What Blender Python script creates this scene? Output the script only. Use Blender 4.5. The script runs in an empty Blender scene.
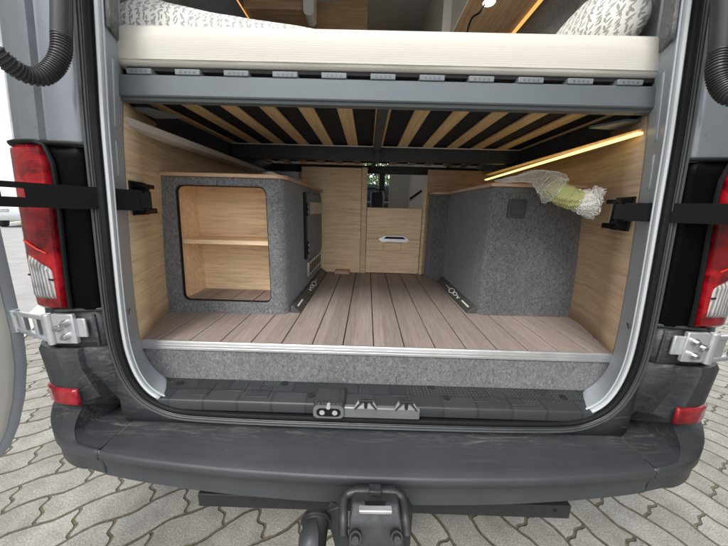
import bpy, bmesh, math, random
from mathutils import Vector, Matrix, noise
random.seed(7)
S = bpy.context.scene
COL = S.collection
R = math.radians
# ------------------------------------------------------------------ camera
FPX, CX, CY, ZC = 280.0, 364.0, 273.0, 1.15
_Y = Vector((3.7, -64, 280)).normalized()
_X = Vector((1, .028, 0)); _X.z = -(_X.x*_Y.x + _X.y*_Y.y)/_Y.z; _X.normalize()
_Z = -(_Y.cross(_X)); _Z = -_Z if _Z.y > 0 else _Z
def U(px, py, x=None, y=None, z=None):
    r = Vector((px-CX, py-CY, FPX)); d = Vector((r.dot(_X), r.dot(_Y), r.dot(_Z)))
    t = x/d.x if x is not None else (y/d.y if y is not None else (z-ZC)/d.z)
    return Vector((0, 0, ZC)) + d*t
cd = bpy.data.cameras.new('camera'); cam = bpy.data.objects.new('camera', cd); COL.objects.link(cam)
cd.sensor_fit = 'HORIZONTAL'; cd.sensor_width = 36; cd.lens = FPX/728*36
cd.clip_start = .02; cd.clip_end = 900
cam.matrix_world = Matrix(((_X.x, -_X.y, -_X.z, 0), (_Y.x, -_Y.y, -_Y.z, 0), (_Z.x, -_Z.y, -_Z.z, ZC), (0, 0, 0, 1)))
S.camera = cam
# ------------------------------------------------------------------ world, sun, exposure
SUN_EL, SUN_AZ = 52, 200      # azimuth clockwise from +Y
w = bpy.data.worlds.new('World'); S.world = w; w.use_nodes = True
nt = w.node_tree; nt.nodes.clear()
sky = nt.nodes.new('ShaderNodeTexSky'); sky.sky_type = 'NISHITA'; sky.sun_disc = False
sky.sun_elevation = R(SUN_EL); sky.sun_rotation = R(SUN_AZ); sky.dust_density = 4; sky.air_density = 1.0
hs = nt.nodes.new('ShaderNodeHueSaturation'); hs.inputs['Saturation'].default_value = .22; hs.inputs['Value'].default_value = 1.0
mixc = nt.nodes.new('ShaderNodeMix'); mixc.data_type = 'RGBA'; mixc.inputs[0].default_value = .6
mixc.inputs[7].default_value = (9.0, 9.2, 9.6, 1)     # cloud deck
bg = nt.nodes.new('ShaderNodeBackground'); bg.inputs[1].default_value = .12
wo = nt.nodes.new('ShaderNodeOutputWorld')
nt.links.new(sky.outputs[0], hs.inputs['Color']); nt.links.new(hs.outputs[0], mixc.inputs[6])
nt.links.new(mixc.outputs[2], bg.inputs[0]); nt.links.new(bg.outputs[0], wo.inputs[0])
sl = bpy.data.lights.new('sun', 'SUN'); sl.energy = 1.3; sl.angle = R(25); sl.color = (1, .965, .91)
so = bpy.data.objects.new('sun', sl); COL.objects.link(so)
az, el = R(SUN_AZ), R(SUN_EL)
so.rotation_euler = Vector((-math.sin(az)*math.cos(el), -math.cos(az)*math.cos(el), -math.sin(el))).to_track_quat('-Z', 'Y').to_euler()
S.view_settings.view_transform = 'Standard'; S.view_settings.look = 'None'
S.view_settings.gamma = 1; S.view_settings.use_curve_mapping = False
S.view_settings.exposure = 0.95
S.render.engine = 'CYCLES'
S.cycles.max_bounces = 10; S.cycles.diffuse_bounces = 7; S.cycles.glossy_bounces = 4; S.cycles.transmission_bounces = 6
S.cycles.use_denoising = True
S.cycles.sample_clamp_indirect = 6

# ------------------------------------------------------------------ node helpers
class NT:
    def __init__(s, name):
        s.m = bpy.data.materials.new(name); s.m.use_nodes = True
        s.t = s.m.node_tree; s.t.nodes.clear()
        s.out = s.n('ShaderNodeOutputMaterial'); s.p = s.n('ShaderNodeBsdfPrincipled')
        s.l(s.p.outputs[0], s.out.inputs[0])
        s.tc = s.n('ShaderNodeTexCoord')
    def n(s, k, **kw):
        x = s.t.nodes.new(k)
        for a, b in kw.items(): setattr(x, a, b)
        return x
    def l(s, a, b): s.t.links.new(a, b)
    def obj(s, sc=(1, 1, 1), rot=(0, 0, 0)):
        m = s.n('ShaderNodeMapping'); m.inputs['Scale'].default_value = sc; m.inputs['Rotation'].default_value = rot
        s.l(s.tc.outputs['Object'], m.inputs[0]); return m.outputs[0]
    def noise(s, vec, scale, detail=3, rough=.5, dist=0):
        x = s.n('ShaderNodeTexNoise'); s.l(vec, x.inputs['Vector']); x.inputs['Scale'].default_value = scale
        x.inputs['Detail'].default_value = detail; x.inputs['Roughness'].default_value = rough; x.inputs['Distortion'].default_value = dist
        return x.outputs['Fac']
    def ramp(s, fac, stops):
        x = s.n('ShaderNodeValToRGB'); e = x.color_ramp.elements
        while len(e) < len(stops): e.new(.5)
        for k, (p, c) in enumerate(stops):
            e[k].position = p; e[k].color = (c, c, c, 1) if isinstance(c, (int, float)) else (*c, 1)
        s.l(fac, x.inputs[0]); return x.outputs[0]
    def mix(s, fac, a, b, mode='MIX'):
        x = s.n('ShaderNodeMix', data_type='RGBA', blend_type=mode)
        for i, v in ((0, fac), (6, a), (7, b)):
            if hasattr(v, 'links'): s.l(v, x.inputs[i])
            elif i: x.inputs[i].default_value = (*v, 1)
            else: x.inputs[i].default_value = v
        return x.outputs[2]
    def math(s, op, a, b=None, c=None):
        x = s.n('ShaderNodeMath', operation=op)
        for i, v in enumerate((a, b, c)):
            if v is None: continue
            if hasattr(v, 'links'): s.l(v, x.inputs[i])
            else: x.inputs[i].default_value = v
        return x.outputs[0]
    def bump(s, h, st=.3, d=.001):
        x = s.n('ShaderNodeBump'); x.inputs['Strength'].default_value = st; x.inputs['Distance'].default_value = d
        s.l(h, x.inputs['Height']); s.l(x.outputs[0], s.p.inputs['Normal']); return x
    def set(s, **kw):
        for k, v in kw.items():
            i = s.p.inputs[{'base': 'Base Color', 'rough': 'Roughness', 'metal': 'Metallic', 'coat': 'Coat Weight', 'coatr': 'Coat Roughness',
                            'spec': 'Specular IOR Level', 'trans': 'Transmission Weight', 'sheen': 'Sheen Weight', 'alpha': 'Alpha', 'ior': 'IOR',
                            'emis': 'Emission Color', 'emiss': 'Emission Strength'}[k]]
            if hasattr(v, 'links'): s.l(v, i)
            else: i.default_value = (*v, 1) if isinstance(v, tuple) else v
        return s

def plain(name, c, rough=.5, metal=0, coat=0, var=.12, nscale=14, bump=0, bscale=300):
    n = NT(name); v = n.obj()
    f = n.noise(v, nscale, 5, .6)
    lo = tuple(a*(1-var) for a in c); hi = tuple(min(1, a*(1+var)) for a in c)
    n.set(base=n.ramp(f, [(.3, lo), (.7, hi)]), metal=metal, coat=coat)
    n.set(rough=n.ramp(n.noise(v, nscale*2.3, 4), [(.3, max(.02, rough-.07)), (.7, min(1, rough+.09))]))
    if bump: n.bump(n.noise(v, bscale, 2), bump, .0006)
    return n.m

def wood(name, c1, c2, axis='x', rough=.55):
    n = NT(name); k = {'x': (.75, 13, 13), 'y': (13, .65, 13), 'z': (13, 13, .75), 'w': (0, .65, 13)}[axis]
    v = n.obj(k)
    f = n.noise(v, 4.2, 6, .62, .6)
    g = n.noise(n.obj(tuple(a*1.0 for a in k)), 8.5, 6, .8, .25)
    base = n.ramp(f, [(.28, c2), (.5, tuple((a+b)/2 for a, b in zip(c1, c2))), (.72, c1)])
    fine = n.ramp(g, [(.36, .74), (.5, .97), (.62, 1.07)])
    big = n.ramp(n.noise(n.obj(tuple(a*.22 for a in k)), 2.0, 2), [(.3, .9), (.7, 1.05)])
    n.set(base=n.mix(1, n.mix(1, base, fine, 'MULTIPLY'), big, 'MULTIPLY'), rough=rough)
    n.bump(g, .12, .0008)
    return n.m

def felt(name, lo, hi, scale=230, heather=True):
    n = NT(name); v = n.obj()
    a = n.noise(v, scale*1.1, 5, .85, 1.8); b = n.noise(n.obj((1, 1, .55)), scale*.42, 4, .8, 1.6)
    f = n.math('ADD', n.math('MULTIPLY', a, .55), n.math('MULTIPLY', b, .45))
    mid = tuple((x+y)/2.3 for x, y in zip(lo, hi))
    col = n.ramp(f, [(.40, lo), (.5, mid), (.585, hi)])
    big = n.ramp(n.noise(v, 6, 3), [(.3, .88), (.7, 1.08)])
    n.set(base=n.mix(1, col, big, 'MULTIPLY'), rough=.95, sheen=.3, spec=.15)
    n.bump(a, .7, .0025)
    return n.m

M = {}
M['oak_y'] = wood('oak_y', (.78, .60, .40), (.60, .43, .255), 'w')
M['oak_x'] = wood('oak_x', (.90, .69, .45), (.76, .54, .32), 'x')
M['oak_dark'] = wood('oak_dark', (.58, .40, .25), (.40, .26, .15), 'x')
M['oak_edge'] = wood('oak_edge', (.62, .42, .28), (.50, .32, .2), 'x')
M['slat'] = wood('slat', (.82, .60, .33), (.66, .45, .22), 'y')
M['felt'] = felt('felt', (.045, .047, .050), (.31, .317, .323), 300)
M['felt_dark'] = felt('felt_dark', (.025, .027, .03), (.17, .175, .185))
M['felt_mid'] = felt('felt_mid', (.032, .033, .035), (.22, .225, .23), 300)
M['felt_step'] = felt('felt_step', (.055, .056, .06), (.30, .30, .308), 290)
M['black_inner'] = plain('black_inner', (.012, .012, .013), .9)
M['beam'] = plain('beam', (.120, .138, .148), .42, .15, var=.05, bump=.1, bscale=500)
M['beam_dark'] = plain('beam_dark', (.035, .04, .047), .5)
M['paint'] = plain('paint', (.19, .21, .235), .34, .35, .35, var=.015)
M['paint_in'] = plain('paint_in', (.43, .47, .51), .5, 0, .1, var=.02)
M['paint_light'] = plain('paint_light', (.55, .58, .60), .4, .15, .3, var=.03)
M['seal'] = plain('seal', (.007, .007, .0075), .6, bump=.1); M['seal'].node_tree.nodes['Principled BSDF'].inputs['Specular IOR Level'].default_value = .25
M['gutter'] = plain('gutter', (.055, .057, .060), .36)
M['black_gloss'] = plain('black_gloss', (.003, .003, .0035), .38); M['black_gloss'].node_tree.nodes['Principled BSDF'].inputs['Specular IOR Level'].default_value = .05
M['black_bar'] = plain('black_bar', (.006, .0055, .0055), .42); M['black_bar'].node_tree.nodes['Principled BSDF'].inputs['Specular IOR Level'].default_value = .1
M['alu'] = plain('alu', (.62, .62, .63), .42, .75, var=.05)
M['silver'] = plain('silver', (.62, .64, .66), .36, .55, .2, var=.08)
M['steel'] = plain('steel', (.55, .55, .55), .3, 1.0)
M['cream_panel'] = plain('cream_panel', (.62, .62, .56), .6, var=.03)
M['socket'] = plain('socket', (.04, .043, .047), .5)
M['hitch'] = plain('hitch', (.024, .026, .028), .5, .1, var=.3, nscale=30, bump=.2, bscale=180)
M['rubber'] = plain('rubber', (.014, .014, .015), .6)
M['conduit'] = plain('conduit', (.035, .036, .038), .45)
M['orange_led'] = plain('orange_led', (.7, .4, .1), .5)
M['glass'] = NT('glass').set(base=(.9, .95, .95), rough=.02, trans=1.0, ior=1.1).m
M['asphalt'] = plain('asphalt', (.27, .265, .255), .9, var=.15, nscale=3, bump=.5, bscale=120)
M['concrete'] = plain('concrete', (.42, .41, .38), .9, var=.12, nscale=8)
M['grass'] = plain('grass', (.10, .14, .03), .9, var=.5, nscale=9)
M['leaf'] = plain('leaf', (.07, .12, .03), .8, var=.5, nscale=4)
M['bark'] = plain('bark', (.12, .09, .06), .9, var=.3)
M['car_white'] = plain('car_white', (.75, .76, .77), .25, 0, .6, var=.02)
M['car_silver'] = plain('car_silver', (.50, .52, .55), .3, .5, .6, var=.03)
M['dark_glass'] = plain('dark_glass', (.03, .04, .045), .08)
M['grey_wall'] = plain('grey_wall', (.36, .37, .36), .6, var=.05)
M['white_panel'] = plain('white_panel', (.66, .64, .60), .5, var=.04)

def bumper_mat():
    n = NT('bumper_plastic'); v = n.obj()
    base = n.ramp(n.noise(v, 5, 5, .6), [(.3, (.036, .039, .044)), (.7, (.05, .054, .060))])
    # dried dust and scuffs, worn streaks
    sc = n.noise(n.obj((1.6, 13, 13)), 5, 9, .8, 1.2)
    dust = n.ramp(sc, [(.50, 0.0), (.58, .35), (.68, .95)])
    pat = n.ramp(n.noise(v, 2.3, 3), [(.34, 0.0), (.50, 1.0)])
    sy = n.n('ShaderNodeSeparateXYZ'); n.l(n.tc.outputs['Object'], sy.inputs[0])
    rear = n.ramp(n.math('ADD', n.math('MULTIPLY', sy.outputs[1], 6), 1.0), [(.45, .08), (.75, 1.0)])
    fac = n.math('MULTIPLY', n.math('MULTIPLY', dust, pat), rear)
    sp = n.n('ShaderNodeTexVoronoi'); n.l(v, sp.inputs['Vector']); sp.inputs['Scale'].default_value = 55
    dots = n.ramp(sp.outputs['Distance'], [(.035, .7), (.06, 0.0)])
    rnd = n.ramp(n.n('ShaderNodeSeparateColor').outputs[0], [(0, 0), (1, 1)])
    sepc = n.n('ShaderNodeSeparateColor'); n.l(sp.outputs['Color'], sepc.inputs[0])
    sel = n.math('GREATER_THAN', sepc.outputs[0], .86)
    fac = n.math('MAXIMUM', n.math('MULTIPLY', fac, .8), n.math('MULTIPLY', dots, sel))
    n.set(base=n.mix(fac, base, (.28, .26, .23)))
    n.set(rough=n.ramp(sc, [(.3, .42), (.7, .62)]))
    g = n.noise(v, 700, 2)
    n.bump(g, .16, .0008)
    return n.m
M['bumper'] = bumper_mat()
def step_mat():
    n = NT('step_plastic'); v = n.obj()
    br = n.n('ShaderNodeTexBrick'); n.l(v, br.inputs['Vector']); br.inputs['Scale'].default_value = 1
    br.inputs['Brick Width'].default_value = .1; br.inputs['Row Height'].default_value = .055; br.inputs['Mortar Size'].default_value = .004
    br.inputs['Color1'].default_value = (.026, .028, .031, 1); br.inputs['Color2'].default_value = (.036, .039, .043, 1); br.inputs['Mortar'].default_value = (.022, .024, .027, 1)
    vo = n.n('ShaderNodeTexVoronoi'); vo.inputs['Randomness'].default_value = .0; vo.inputs['Scale'].default_value = 95; n.l(v, vo.inputs['Vector'])
    d = n.ramp(vo.outputs['Distance'], [(.12, 1.0), (.2, 0.0)])
    reg = n.ramp(n.noise(v, 9, 2), [(.5, 0.0), (.54, 1.0)])
    n.set(base=n.mix(n.math('MULTIPLY', n.math('MULTIPLY', d, reg), .6), br.outputs['Color'], (.20, .20, .20)), rough=.45)
    n.bump(br.outputs['Fac'], .4, .002)
    return n.m
M['step'] = step_mat()

def floor_mat():
    n = NT('floor_board'); v = n.obj((26, 1.0, 26))
    a = n.noise(v, 5.5, 6, .7, .7); b = n.noise(n.obj((60, 3, 60)), 9, 4, .7)
    sx = n.n('ShaderNodeSeparateXYZ'); n.l(n.tc.outputs['Object'], sx.inputs[0])
    idx = n.math('FLOOR', n.math('DIVIDE', n.math('SUBTRACT', sx.outputs[0], .031-.0975*20), .0975))
    wn = n.n('ShaderNodeTexWhiteNoise', noise_dimensions='1D'); n.l(idx, wn.inputs['W'])
    col = n.ramp(a, [(.32, (.24, .192, .168)), (.5, (.30, .243, .215)), (.68, (.36, .297, .266))])
    col = n.mix(1, col, n.ramp(b, [(.35, .84), (.6, 1.04)]), 'MULTIPLY')
    col = n.mix(1, col, n.ramp(wn.outputs['Value'], [(0, .88), (1, 1.1)]), 'MULTIPLY')
    n.set(base=col, rough=.6); n.bump(b, .25, .0015)
    return n.m
M['board'] = floor_mat()

def fabric_mattress():
    n = NT('mattress_knit')
    vo = n.n('ShaderNodeTexVoronoi'); vo.inputs['Randomness'].default_value = .15; vo.inputs['Scale'].default_value = 210
    n.l(n.obj(), vo.inputs['Vector'])
    h = vo.outputs['Distance']
    col = n.ramp(h, [(.1, (.60, .575, .52)), (.6, (.54, .515, .46))])
    n.set(base=col, rough=.9, sheen=.2); n.bump(h, .35, .0015)
    return n.m
M['mattress'] = fabric_mattress()

def leaf_print(name, sc=54, ground=(.74, .73, .69), ink=(.27, .28, .25), side=False):
    n = NT(name); sep = n.n('ShaderNodeSeparateXYZ'); n.l(n.tc.outputs['Object'], sep.inputs[0])
    cmb = n.n('ShaderNodeCombineXYZ'); n.l(n.math('SUBTRACT', n.math('MULTIPLY', sep.outputs[0], .6), n.math('MULTIPLY', sep.outputs[1], .7)) if side else sep.outputs[0], cmb.inputs[0])
    n.l(n.math('ADD', n.math('MULTIPLY', sep.outputs[0 if side else 1], -.5 if side else .7), sep.outputs[2]), cmb.inputs[1])
    fac = None
    for k, off in enumerate(((0, 0, 0), (.317, .143, 0), (.171, .339, 0))):
        ad = n.n('ShaderNodeVectorMath', operation='ADD'); n.l(cmb.outputs[0], ad.inputs[0]); ad.inputs[1].default_value = off
        scl = n.n('ShaderNodeVectorMath', operation='SCALE'); n.l(ad.outputs[0], scl.inputs[0]); scl.inputs['Scale'].default_value = sc
        vo = n.n('ShaderNodeTexVoronoi', voronoi_dimensions='2D'); n.l(scl.outputs[0], vo.inputs['Vector']); vo.inputs['Scale'].default_value = 1; vo.inputs['Randomness'].default_value = .4
        sub = n.n('ShaderNodeVectorMath', operation='SUBTRACT'); n.l(scl.outputs[0], sub.inputs[0]); n.l(vo.outputs['Position'], sub.inputs[1])
        sc_ = n.n('ShaderNodeSeparateColor'); n.l(vo.outputs['Color'], sc_.inputs[0])
        ang = n.math('ADD', n.math('MULTIPLY', sc_.outputs[0], 2.0), (.35, -1.9, 1.2)[k])
        rot = n.n('ShaderNodeVectorRotate', rotation_type='Z_AXIS'); n.l(sub.outputs[0], rot.inputs['Vector']); n.l(ang, rot.inputs['Angle'])
        s2 = n.n('ShaderNodeSeparateXYZ'); n.l(rot.outputs[0], s2.inputs[0])
        yy = n.math('ADD', n.math('ABSOLUTE', s2.outputs[1]), n.math('MULTIPLY', n.math('MULTIPLY', s2.outputs[0], s2.outputs[0]), .5))
        f = n.math('LESS_THAN', n.math('ADD', n.math('MULTIPLY', n.math('MULTIPLY', s2.outputs[0], s2.outputs[0]), 4.6),
                                       n.math('MULTIPLY', n.math('MULTIPLY', yy, yy), 62)), 1.0)
        fac = f if fac is None else n.math('MAXIMUM', fac, f)
    n.set(base=n.mix(n.math('MULTIPLY', fac, .9), ground, ink), rough=.9, sheen=.2)
    n.bump(n.noise(n.obj(), 22, 4), .5, .01)
    return n.m
M['leaf_print'] = leaf_print('leaf_print')
M['leaf_print_side'] = leaf_print('leaf_print_side', side=True)

def lens_mat(name, c, c2, rough=.1, seg=False):
    n = NT(name); v = n.obj()
    br = n.n('ShaderNodeTexBrick'); n.l(n.obj((1, 1, 1), (R(90), 0, 0)), br.inputs['Vector']); br.inputs['Scale'].default_value = 1
    br.inputs['Brick Width'].default_value = .045; br.inputs['Row Height'].default_value = .02; br.inputs['Mortar Size'].default_value = .0015
    f = n.noise(v, 17, 3, .6, .6)
    col = n.ramp(f, [(.36, c2), (.5, c), (.68, tuple(min(1, a*1.35+.015) for a in c))])
    if seg:
        sz = n.n('ShaderNodeSeparateXYZ'); n.l(n.tc.outputs['Object'], sz.inputs[0])
        zz_ = n.math('MULTIPLY', n.math('SUBTRACT', n.math('ADD', sz.outputs[2], n.math('MULTIPLY', n.math('ABSOLUTE', sz.outputs[0]), .10)), .96), 2.45)
        col = n.mix(1, col, n.ramp(zz_, [(.0, .45), (.10, .9), (.34, 1.0), (.37, .45), (.50, .6), (.60, .35), (.66, 1.0), (.80, .9), (.83, .5), (.97, .75)]), 'MULTIPLY')
    if name == 'clear_lens':
        wv = n.n('ShaderNodeTexWave'); n.l(n.obj(), wv.inputs['Vector']); wv.inputs['Scale'].default_value = 34; wv.inputs['Distortion'].default_value = .6
        col = n.mix(1, n.ramp(wv.outputs['Fac'], [(.1, (.26, .25, .25)), (.5, (.50, .49, .48)), (.9, (.68, .67, .66))]), n.ramp(f, [(.38, .55), (.5, .9), (.6, 1.05)]), 'MULTIPLY')
    n.set(base=col, rough=.3, coat=.5, coatr=.04, spec=.3)
    n.bump(n.math('ADD', n.math('MULTIPLY', br.outputs['Fac'], .5), n.noise(v, 30, 2)), .5, .004)
    return n.m
M['red_lens'] = lens_mat('red_lens', (.42, .004, .012), (.13, .001, .004), seg=True)
M['lens_streak'] = plain('lens_streak', (.75, .05, .03), .3)
M['lens_rib'] = plain('lens_rib', (.12, .002, .005), .3)
M['clear_lens'] = lens_mat('clear_lens', (.52, .51, .50), (.26, .25, .25))
M['reflector'] = lens_mat('reflector', (.33, .012, .02), (.18, .006, .01))

def emit(name, c, st):
    n = NT(name); n.set(base=c, emis=c, emiss=st); return n.m
M['led'] = emit('led', (1, .78, .30), .9)
M['led_dim'] = emit('led_dim', (1, .52, .15), .5)
M['lamp'] = emit('lamp', (1, .9, .78), 14)

def paving():
    n = NT('paving'); 
    def sn(a, p, amp): return n.math('MULTIPLY', n.math('SINE', n.math('MULTIPLY', a, 2*math.pi/p)), amp)
    wob = n.math('MULTIPLY', n.math('SUBTRACT', n.noise(n.tc.outputs['Object'], 11, 2), .5), .022)
    def field(rot, loc, row):
        mp = n.n('ShaderNodeMapping'); mp.inputs['Rotation'].default_value = (0, 0, R(rot)); n.l(n.tc.outputs['Object'], mp.inputs[0])
        mp.inputs['Location'].default_value = loc
        s_ = n.n('ShaderNodeSeparateXYZ'); n.l(mp.outputs[0], s_.inputs[0]); u, v = s_.outputs[0], s_.outputs[1]
        u2 = n.math('ADD', n.math('ADD', u, sn(v, row/2, .0065 if row > .12 else .0042)), wob); v2 = n.math('ADD', n.math('ADD', v, sn(u, .23, .0085)), wob)
        c = n.n('ShaderNodeCombineXYZ'); n.l(u2, c.inputs[0]); n.l(v2, c.inputs[1])
        b_ = n.n('ShaderNodeTexBrick'); n.l(c.outputs[0], b_.inputs['Vector']); b_.inputs['Scale'].default_value = 1
        b_.inputs['Brick Width'].default_value = .23; b_.inputs['Row Height'].default_value = row; b_.inputs['Mortar Size'].default_value = .0068
        b_.inputs['Mortar Smooth'].default_value = .6; b_.offset = .5; b_.offset_frequency = 2
        b_.inputs['Color1'].default_value = (.235, .226, .20, 1); b_.inputs['Color2'].default_value = (.31, .299, .268, 1); b_.inputs['Mortar'].default_value = (.16, .14, .085, 1)
        return b_
    b1, b2 = field(-34, (.08, .045, 0), .122), field(58, (.03, .02, 0), .119)
    sg = n.n('ShaderNodeSeparateXYZ'); n.l(n.tc.outputs['Object'], sg.inputs[0])
    msk = n.math('GREATER_THAN', n.math('SUBTRACT', sg.outputs[0], n.math('MULTIPLY', sg.outputs[1], .1)), .02)
    bcol = n.mix(msk, b1.outputs['Color'], b2.outputs['Color']); bfac = n.mix(msk, b1.outputs['Fac'], b2.outputs['Fac'])
    o = n.tc.outputs['Object']
    sp = n.ramp(n.noise(o, 190, 4, .8), [(.36, .55), (.5, .95), (.64, 1.35)])
    big = n.ramp(n.noise(o, 2.2, 5, .6), [(.3, .84), (.7, 1.1)])
    st = n.ramp(n.noise(o, 13, 5, .65), [(.32, .78), (.6, 1.06)])
    mort = n.mix(1, (.105, .093, .066), n.ramp(n.noise(o, 60, 4, .7), [(.3, .55), (.7, 1.35)]), 'MULTIPLY')
    col = n.mix(bfac, n.mix(1, n.mix(1, n.mix(1, bcol, sp, 'MULTIPLY'), big, 'MULTIPLY'), st, 'MULTIPLY'), mort)
    n.set(base=col, rough=.92, spec=.2)
    h = n.math('SUBTRACT', n.math('MULTIPLY', n.noise(o, 190, 3), .12), n.math('MULTIPLY', bfac, 1.0))
    n.bump(h, .8, .006)
    return n.m
M['paving'] = paving()

# ------------------------------------------------------------------ mesh helpers
class MB:
    def __init__(s): s.v = []; s.f = []
    def add(s, vs, fs):
        b = len(s.v); s.v += [Vector(p) for p in vs]; s.f += [tuple(b+i for i in f) for f in fs]; return s
    def box(s, x0, x1, y0, y1, z0, z1):
        vs = [(x, y, z) for x in (x0, x1) for y in (y0, y1) for z in (z0, z1)]
        return s.add(vs, [(0, 1, 3, 2), (4, 6, 7, 5), (0, 4, 5, 1), (2, 3, 7, 6), (0, 2, 6, 4), (1, 5, 7, 3)])
    def obox(s, c, ax, ay, az):       # centre and three half-extent vectors
        c, ax, ay, az = map(Vector, (c, ax, ay, az))
        vs = [c+ax*i+ay*j+az*k for i in (-1, 1) for j in (-1, 1) for k in (-1, 1)]
        return s.add(vs, [(0, 1, 3, 2), (4, 6, 7, 5), (0, 4, 5, 1), (2, 3, 7, 6), (0, 2, 6, 4), (1, 5, 7, 3)])
    def beam(s, p0, p1, w, h, up=(0, 0, 1)):
        p0, p1 = Vector(p0), Vector(p1); d = p1-p0; sd = d.cross(Vector(up)).normalized(); u = sd.cross(d).normalized()
        return s.obox((p0+p1)/2, d/2, sd*w/2, u*h/2)
    def prism(s, pts, vec):
        n = len(pts); pts = [Vector(p) for p in pts]; vec = Vector(vec)
        return s.add(pts+[p+vec for p in pts], [tuple(range(n)), tuple(range(2*n-1, n-1, -1))]+[(i, (i+1) % n, n+(i+1) % n, n+i) for i in range(n)])
    def loft(s, rings, closed=True, caps=True, loop=False):
        n = len(rings[0]); vs = [p for r in rings for p in r]; fs = []
        m = len(rings)
        for k in range(m if loop else m-1):
            a, b = k*n, ((k+1) % m)*n
            for i in range(n if closed else n-1):
                j = (i+1) % n; fs.append((a+i, a+j, b+j, b+i))
        if closed and caps and not loop: fs += [tuple(range(n-1, -1, -1)), tuple(range((m-1)*n, m*n))]
        return s.add(vs, fs)
    def tube(s, path, r, n=12, caps=True, radf=None):
        path = [Vector(p) for p in path]; rings = []; up = None
        for i, p in enumerate(path):
            t = (path[min(i+1, len(path)-1)]-path[max(i-1, 0)]).normalized()
            if up is None: up = t.orthogonal().normalized()
            up = (up-t*up.dot(t)).normalized(); sd = t.cross(up)
            rr = radf(i/(len(path)-1)) if radf else (r[i] if isinstance(r, (list, tuple)) else r)
            rings.append([p+(up*math.cos(a)+sd*math.sin(a))*rr for a in [2*math.pi*k/n for k in range(n)]])
        return s.loft(rings, True, caps)
    def cyl(s, p0, p1, r0, r1=None, n=20):
        return s.tube([p0, p1], [r0, r0 if r1 is None else r1], n)
    def build(s, name, mat, parent=None, bevel=0, seg=2, smooth=True, solid=0, off=0, sub=0, angle=35):
        me = bpy.data.meshes.new(name)
        o = bpy.data.objects.new(name, me); COL.objects.link(o)
        base = Vector((0, 0, 0))
        p = parent; 
        while p is not None: base += p.location; p = p.parent
        me.from_pydata([v-base for v in s.v], [], s.f)
        bm = bmesh.new(); bm.from_mesh(me); bmesh.ops.recalc_face_normals(bm, faces=bm.faces); bm.to_mesh(me); bm.free()
        me.materials.append(M[mat] if isinstance(mat, str) else mat)
        if parent is not None: o.parent = parent
        if smooth: me.shade_smooth(); me.set_sharp_from_angle(angle=R(angle))
        if solid:
            m = o.modifiers.new('solid', 'SOLIDIFY'); m.thickness = solid; m.offset = off
        if sub:
            m = o.modifiers.new('sub', 'SUBSURF'); m.levels = m.render_levels = sub
        if bevel:
            m = o.modifiers.new('bevel', 'BEVEL'); m.width = bevel; m.segments = seg; m.limit_method = 'ANGLE'; m.angle_limit = R(35)
        return o
def tag(o, label=None, cat=None, group=None, kind=None):
    for k, v in (('label', label), ('category', cat), ('group', group), ('kind', kind)):
        if v: o[k] = v
    return o
def thing(name, loc, label, cat, group=None):
    o = bpy.data.objects.new(name, None); COL.objects.link(o); o.location = loc; o.empty_display_size = .1
    return tag(o, label, cat, group)
def lerp(tab, z):
    if z <= tab[0][0]: return tab[0][1]
    for (a, va), (b, vb) in zip(tab, tab[1:]):
        if z <= b: return va+(vb-va)*(z-a)/(b-a)
    return tab[-1][1]
def smooth_path(pts, k=8):
    pts = [Vector(p) for p in pts]; out = []
    P = [pts[0]*2-pts[1]]+pts+[pts[-1]*2-pts[-2]]
    for i in range(1, len(P)-2):
        for j in range(k):
            t = j/k; a, b, c, d = P[i-1:i+3]
            out.append(.5*((2*b)+(c-a)*t+(2*a-5*b+4*c-d)*t*t+(3*b-a-3*c+d)*t**3))
    out.append(pts[-1]); return out
def rrect(cx, cz, hw_, hz, r, k=6):
    out = []
    for qx, qz, a0 in ((1, 1, 0), (-1, 1, 90), (-1, -1, 180), (1, -1, 270)):
        for j in range(k+1):
            a = R(a0+90*j/k); out.append((cx+qx*(hw_-r)+r*math.cos(a), cz+qz*(hz-r)+r*math.sin(a)))
    return out

X0 = .035                        # centre plane of the van
HW = [(.5, .706), (.8, .706), (1.03, .691), (1.32, .666), (1.57, .636), (2.0, .582), (2.5, .515)]
WH = [(.6, .740), (.75, .744), (.9, .738), (1.03, .728), (1.17, .714), (1.32, .698), (1.44, .679), (1.57, .662), (2.0, .62), (2.5, .56)]
hw = lambda z: lerp(HW, z)
wh = lambda z: lerp(WH, z)

def wallx(z, y): return wh(z)+lerp([(.80, 0), (1.05, .082), (1.12, .090), (1.9, .10), (4, .10)], y)
# ------------------------------------------------------------------ setting
o = MB().add([(-300, -300, 0), (300, -300, 0), (300, 300, 0), (-300, 300, 0)], [(0, 1, 2, 3)]).build('ground', 'paving'); tag(o, kind='structure')
ka, kd = Vector((-3.54, 2.76, 0)), Vector((-.60, .80, 0)).normalized(); kn = Vector((-kd.y, kd.x, 0))   # kerb line, kn points across the road
def strip(name, mat, d0, d1, z, t0=-60, t1=60, **kw):
    a = [ka+kd*t0+kn*d0, ka+kd*t1+kn*d0, ka+kd*t1+kn*d1, ka+kd*t0+kn*d1]
    a = [p+Vector((0, 0, z)) for p in a]
    return tag(MB().add(a, [(0, 1, 2, 3)]).build(name, mat), **kw)
sgn = 1 if kn.x < 0 else -1
kn = kn*sgn
strip('road', 'asphalt', 0, 4.9, .004, kind='structure')
strip('kerb', 'concrete', -.16, .0, .008, kind='structure')
strip('road_marking', 'white_panel', 4.75, 4.9, .008, kind='structure')
strip('verge', 'grass', 4.9, 8.6, .004, kind='structure')
strip('parking', 'concrete', 8.6, 40, .006, kind='structure')
m = MB()
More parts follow.
